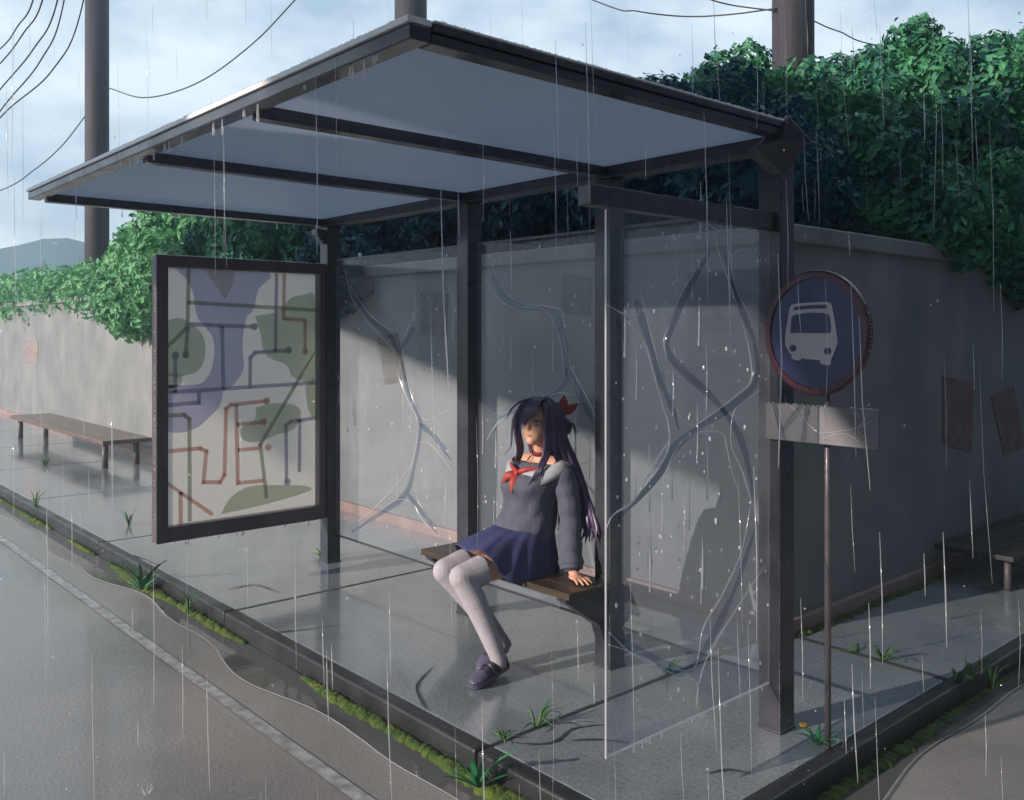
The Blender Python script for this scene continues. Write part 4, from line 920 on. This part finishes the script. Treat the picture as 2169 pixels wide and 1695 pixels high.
# wide white sailor collar, off the shoulders
col = MB(); rows = []
for (k, rr1, zz) in ((0, .150, .986), (1, .166, .975), (2, .174, .955), (3, .176, .930)):
    row = []
    for j in range(48):
        a = 2 * math.pi * j / 48; c_, s_ = math.cos(a), math.sin(a); fr = max(0, -s_)
        row.append(V3((-3.337 + (rr1 + .018) * math.copysign(abs(c_) ** .85, c_), 3.088 + (rr1 * .64 + .006 + .022 * fr * (k > 0)) * s_, zz - .040 * fr ** 2 - .004 * math.sin(a * 6) - (.010 * k * fr))))
    rows.append(row)
col.loft(rows, 0, (False, False)); co = col.build('collar', M['collar'], swo, smooth=True); sd = co.modifiers.new('thick', 'SOLIDIFY'); sd.thickness = .006; sd.offset = 0
# red neckerchief
sc_ = MB(); kn_ = V3((-3.345, 2.945, .928)); sc_.ell(kn_, (.018, .016, .018), 12, 8)
def tail(end, w, mid): sc_.tube(catmull([kn_, mid, end], 7), [w * .45, w * .95, w, w * .55, w * .1], 10, flat=.3, side=(1, .35, -.3))
tail(V3((-3.405, 2.905, .872)), .022, V3((-3.378, 2.915, .912))); tail(V3((-3.330, 2.905, .835)), .021, V3((-3.338, 2.915, .885)))
sc_.tube(catmull([kn_, V3((-3.30, 2.955, .945)), V3((-3.235, 3.0, .957))], 6), [.013, .013, .010], 8, flat=.5, side=(0, 0, 1)); sc_.tube(catmull([kn_, V3((-3.39, 2.955, .948)), V3((-3.44, 2.985, .960))], 6), [.013, .013, .010], 8, flat=.5, side=(0, 0, 1))
sc_.build('neckerchief', M['red'], pr, smooth=True)
ck = MB(); na = (H(0, -.02, -.05) - NB).normalized(); cc = NB + V3((.006, -.004, .040)); ck.tube([cc - na * .013, cc - na * .006, cc + na * .006, cc + na * .013], [.0480, .0505, .0505, .0480], 24); ck.build('choker', M['darkred'], pr, smooth=True)

# hair
hb_ = MB(); cap = MB(); cap.ell(H(0, -.014, .030), (.091, .108, .100), 32, 22, 0, HM)
ci = HM.transposed()
for f in cap.f:
    c = ci @ (sum((V3(cap.v[i]) for i in f), V3()) / len(f) - Hc)
    if (c.y > .030 and c.z < .078) or (c.z < -.045): continue
    hb_.poly([cap.v[i] for i in f])
rh = random.Random(4)
def lock(pts, rad, flat=.5, side=None, n=7):
    hb_.tube(catmull(pts, n), rad, 8, flat=flat, side=side)
K = 34
for k in range(K):
    a = k / (K - 1); s = math.sin(math.pi * a); j = lambda q: rh.uniform(-q, q)
    lock([H(-.05 + .10 * a, -.05 - .02 * s, .112), H(-.088 + .176 * a, -.050 - .058 * s, .045), H(-.094 + .190 * a, -.046 - .060 * s, -.045), V3((-3.43 + .275 * a, 3.150 + .035 * s + j(.006), .945 + j(.01))), V3((-3.455 + .36 * a + j(.012), 3.196 + .016 * s + j(.008), .80)), V3((-3.47 + .455 * a + j(.015), 3.196 + j(.014), .68)), V3((-3.48 + .47 * a + j(.03), 3.185 + j(.02), .60 + j(.035)))],
         [.012, .019, .019, .018, .019, .017, .012, .002], .6, (1, .2, 0))
# a second, outer layer on the near side so the outline is broken
for k in range(9):
    a = k / 8; j = lambda q: rh.uniform(-q, q)
    lock([H(.072 + .01 * a, -.02 - .05 * a, .07), H(.097, -.015 - .055 * a, -.03), V3((-3.175 + .02 * a, 3.125 + .05 * a, .955)), V3((-3.14 + .03 * a, 3.185 + .02 * a, .83)), V3((-3.07 + .05 * a + j(.01), 3.20 + .01 * a, .70)), V3((-3.035 + .05 * a + j(.015), 3.185, .615 + j(.03)))], [.010, .016, .015, .014, .013, .010, .002], .55, (.4, 1, 0))
# near side locks framing the face and falling over the chest
for (a, e) in ((0, V3((-3.262, 2.925, .845))), (.25, V3((-3.250, 2.94, .865))), (.5, V3((-3.225, 2.955, .895))), (.75, V3((-3.205, 2.975, .90)))):
    lock([H(.045 + .02 * a, .055 - .03 * a, .100), H(.072 + .012 * a, .062 - .045 * a, .045), H(.079 + .012 * a, .060 - .05 * a, -.045), V3((-3.215 + .012 * a, 3.005 + .03 * a, 1.03)), V3((-3.222 + .02 * a, 2.965 + .02 * a, .955)), e], [.008, .013, .0135, .011, .010, .008, .001], .55, (.35, 1, 0))
for k in range(7):
    a = k / 6; lock([H(.035, .02 - .05 * a, .125), H(.082, .030 - .06 * a, .075), H(.096, .018 - .055 * a, -.005), H(.096, .005 - .05 * a, -.085), V3((-3.20, 3.075 + .04 * a, 1.0)), V3((-3.185, 3.11 + .04 * a, .93))], [.010, .018, .018, .016, .012, .004], .5, (.2, 1, 0))
# fringe swept across the forehead over the far eye
for k in range(13):
    t = k / 12; el = .046 - .128 * t; eu = .040 - .118 * t ** 1.2; ef = .100 - .035 * t ** 2
    lock([H(.038 - .02 * t, .0 + .01 * t, .131), H(.030 - .06 * t, .070 - .004 * t, .112), H(.046 - .105 * t, .1035 - .012 * t, .072 - .012 * t), H(el - .002, ef, eu)], [.010, .016, .0145, .009, .001], .42, (1, 0, -.25))
for k in range(4):
    t = k / 3; lock([H(-.02, .05, .118), H(-.058, .082, .080), H(-.083, .083 - .02 * t, .020), H(-.088, .075 - .03 * t, -.05), V3((-3.385, 2.985 + .03 * t, 1.03)), V3((-3.40, 2.965 + .03 * t, .945))], [.010, .014, .013, .011, .009, .001], .5, (.5, 1, 0))
lock([H(-.01, .07, .113), H(-.052, .100, .075), H(-.080, .112, .015), H(-.090, .105, -.05), V3((-3.372, 2.925, 1.055)), V3((-3.392, 2.895, 1.015))], [.008, .011, .010, .008, .005, .001], .5, (1, 0, 0))
lock([H(-.02, .06, .119), H(-.06, .095, .098), H(-.098, .118, .055), H(-.118, .124, .005)], [.008, .010, .008, .001], .5, (1, 0, .3))
ho = hb_.build('hair', M['hair'], pr, smooth=True)
bn = MB(); bc = H(.060, -.138, .000); bn.ell(bc, (.038, .038, .046), 14, 10, 0, HM)
for (dl, df, du) in ((.05, -.02, .01), (.062, -.015, -.035), (.045, -.035, -.05), (.02, -.03, -.055), (.065, .0, -.015)):
    bn.tube(catmull([bc + hu * .02, bc + hl_ * dl * .7 + hf * df * .6 + hu * .018, bc + hl_ * dl * 1.1 + hf * df + hu * du], 6), [.014, .011, .001], 7, flat=.5)
bn.build('hair_bun', M['hair'], ho, smooth=True)
rb = MB(); rc = H(.052, -.118, .062); rb.ell(rc, (.013, .013, .015), 10, 8)
def bow(dv, ln, w): rb.tube(catmull([rc, rc + dv * ln * .35, rc + dv * ln * .65, rc + dv * ln], 5), [w * .4, w, w * .8, w * .04], 8, flat=.35, side=(.67, .74, .15))
bow((hu * 1.0 + hf * .05 + hl_ * .02).normalized(), .100, .027); bow((hl_ * .75 - hf * .25 + hu * .62).normalized(), .100, .025); bow((hl_ * .4 - hf * .2 - hu * .5).normalized(), .03, .010)
rb.build('hair_ribbon', M['red'], ho, smooth=True)

# lean of the upper body: shift everything above the hips
def lean(o):
    for v in o.data.vertices:
        k = min(1, max(0, (v.co.z - .56) / .42)); k = k * k * (3 - 2 * k); v.co.x += .040 * k; v.co.y += .014 * k
    for c in [x for x in S.objects if x.parent == o]: lean(c)
for c in [x for x in S.objects if x.parent == pr]:
    if c.name.split('.')[0] in ('body', 'sweater', 'neckerchief', 'choker', 'hair', 'skirt'): lean(c)

# rain haze
hm = bpy.data.materials.new('rain_mist'); hm.use_nodes = True; hn = hm.node_tree
for n in list(hn.nodes): hn.nodes.remove(n)
ho2 = hn.nodes.new('ShaderNodeOutputMaterial'); pv = hn.nodes.new('ShaderNodeVolumePrincipled')
pv.inputs['Color'].default_value = (.62, .80, .95, 1); pv.inputs['Density'].default_value = .0058; pv.inputs['Anisotropy'].default_value = .2
hn.links.new(pv.outputs[0], ho2.inputs['Volume'])
tag(MB().box(-140, 140, -140, 140, -1.2, 30).build('haze', hm), kind='stuff')
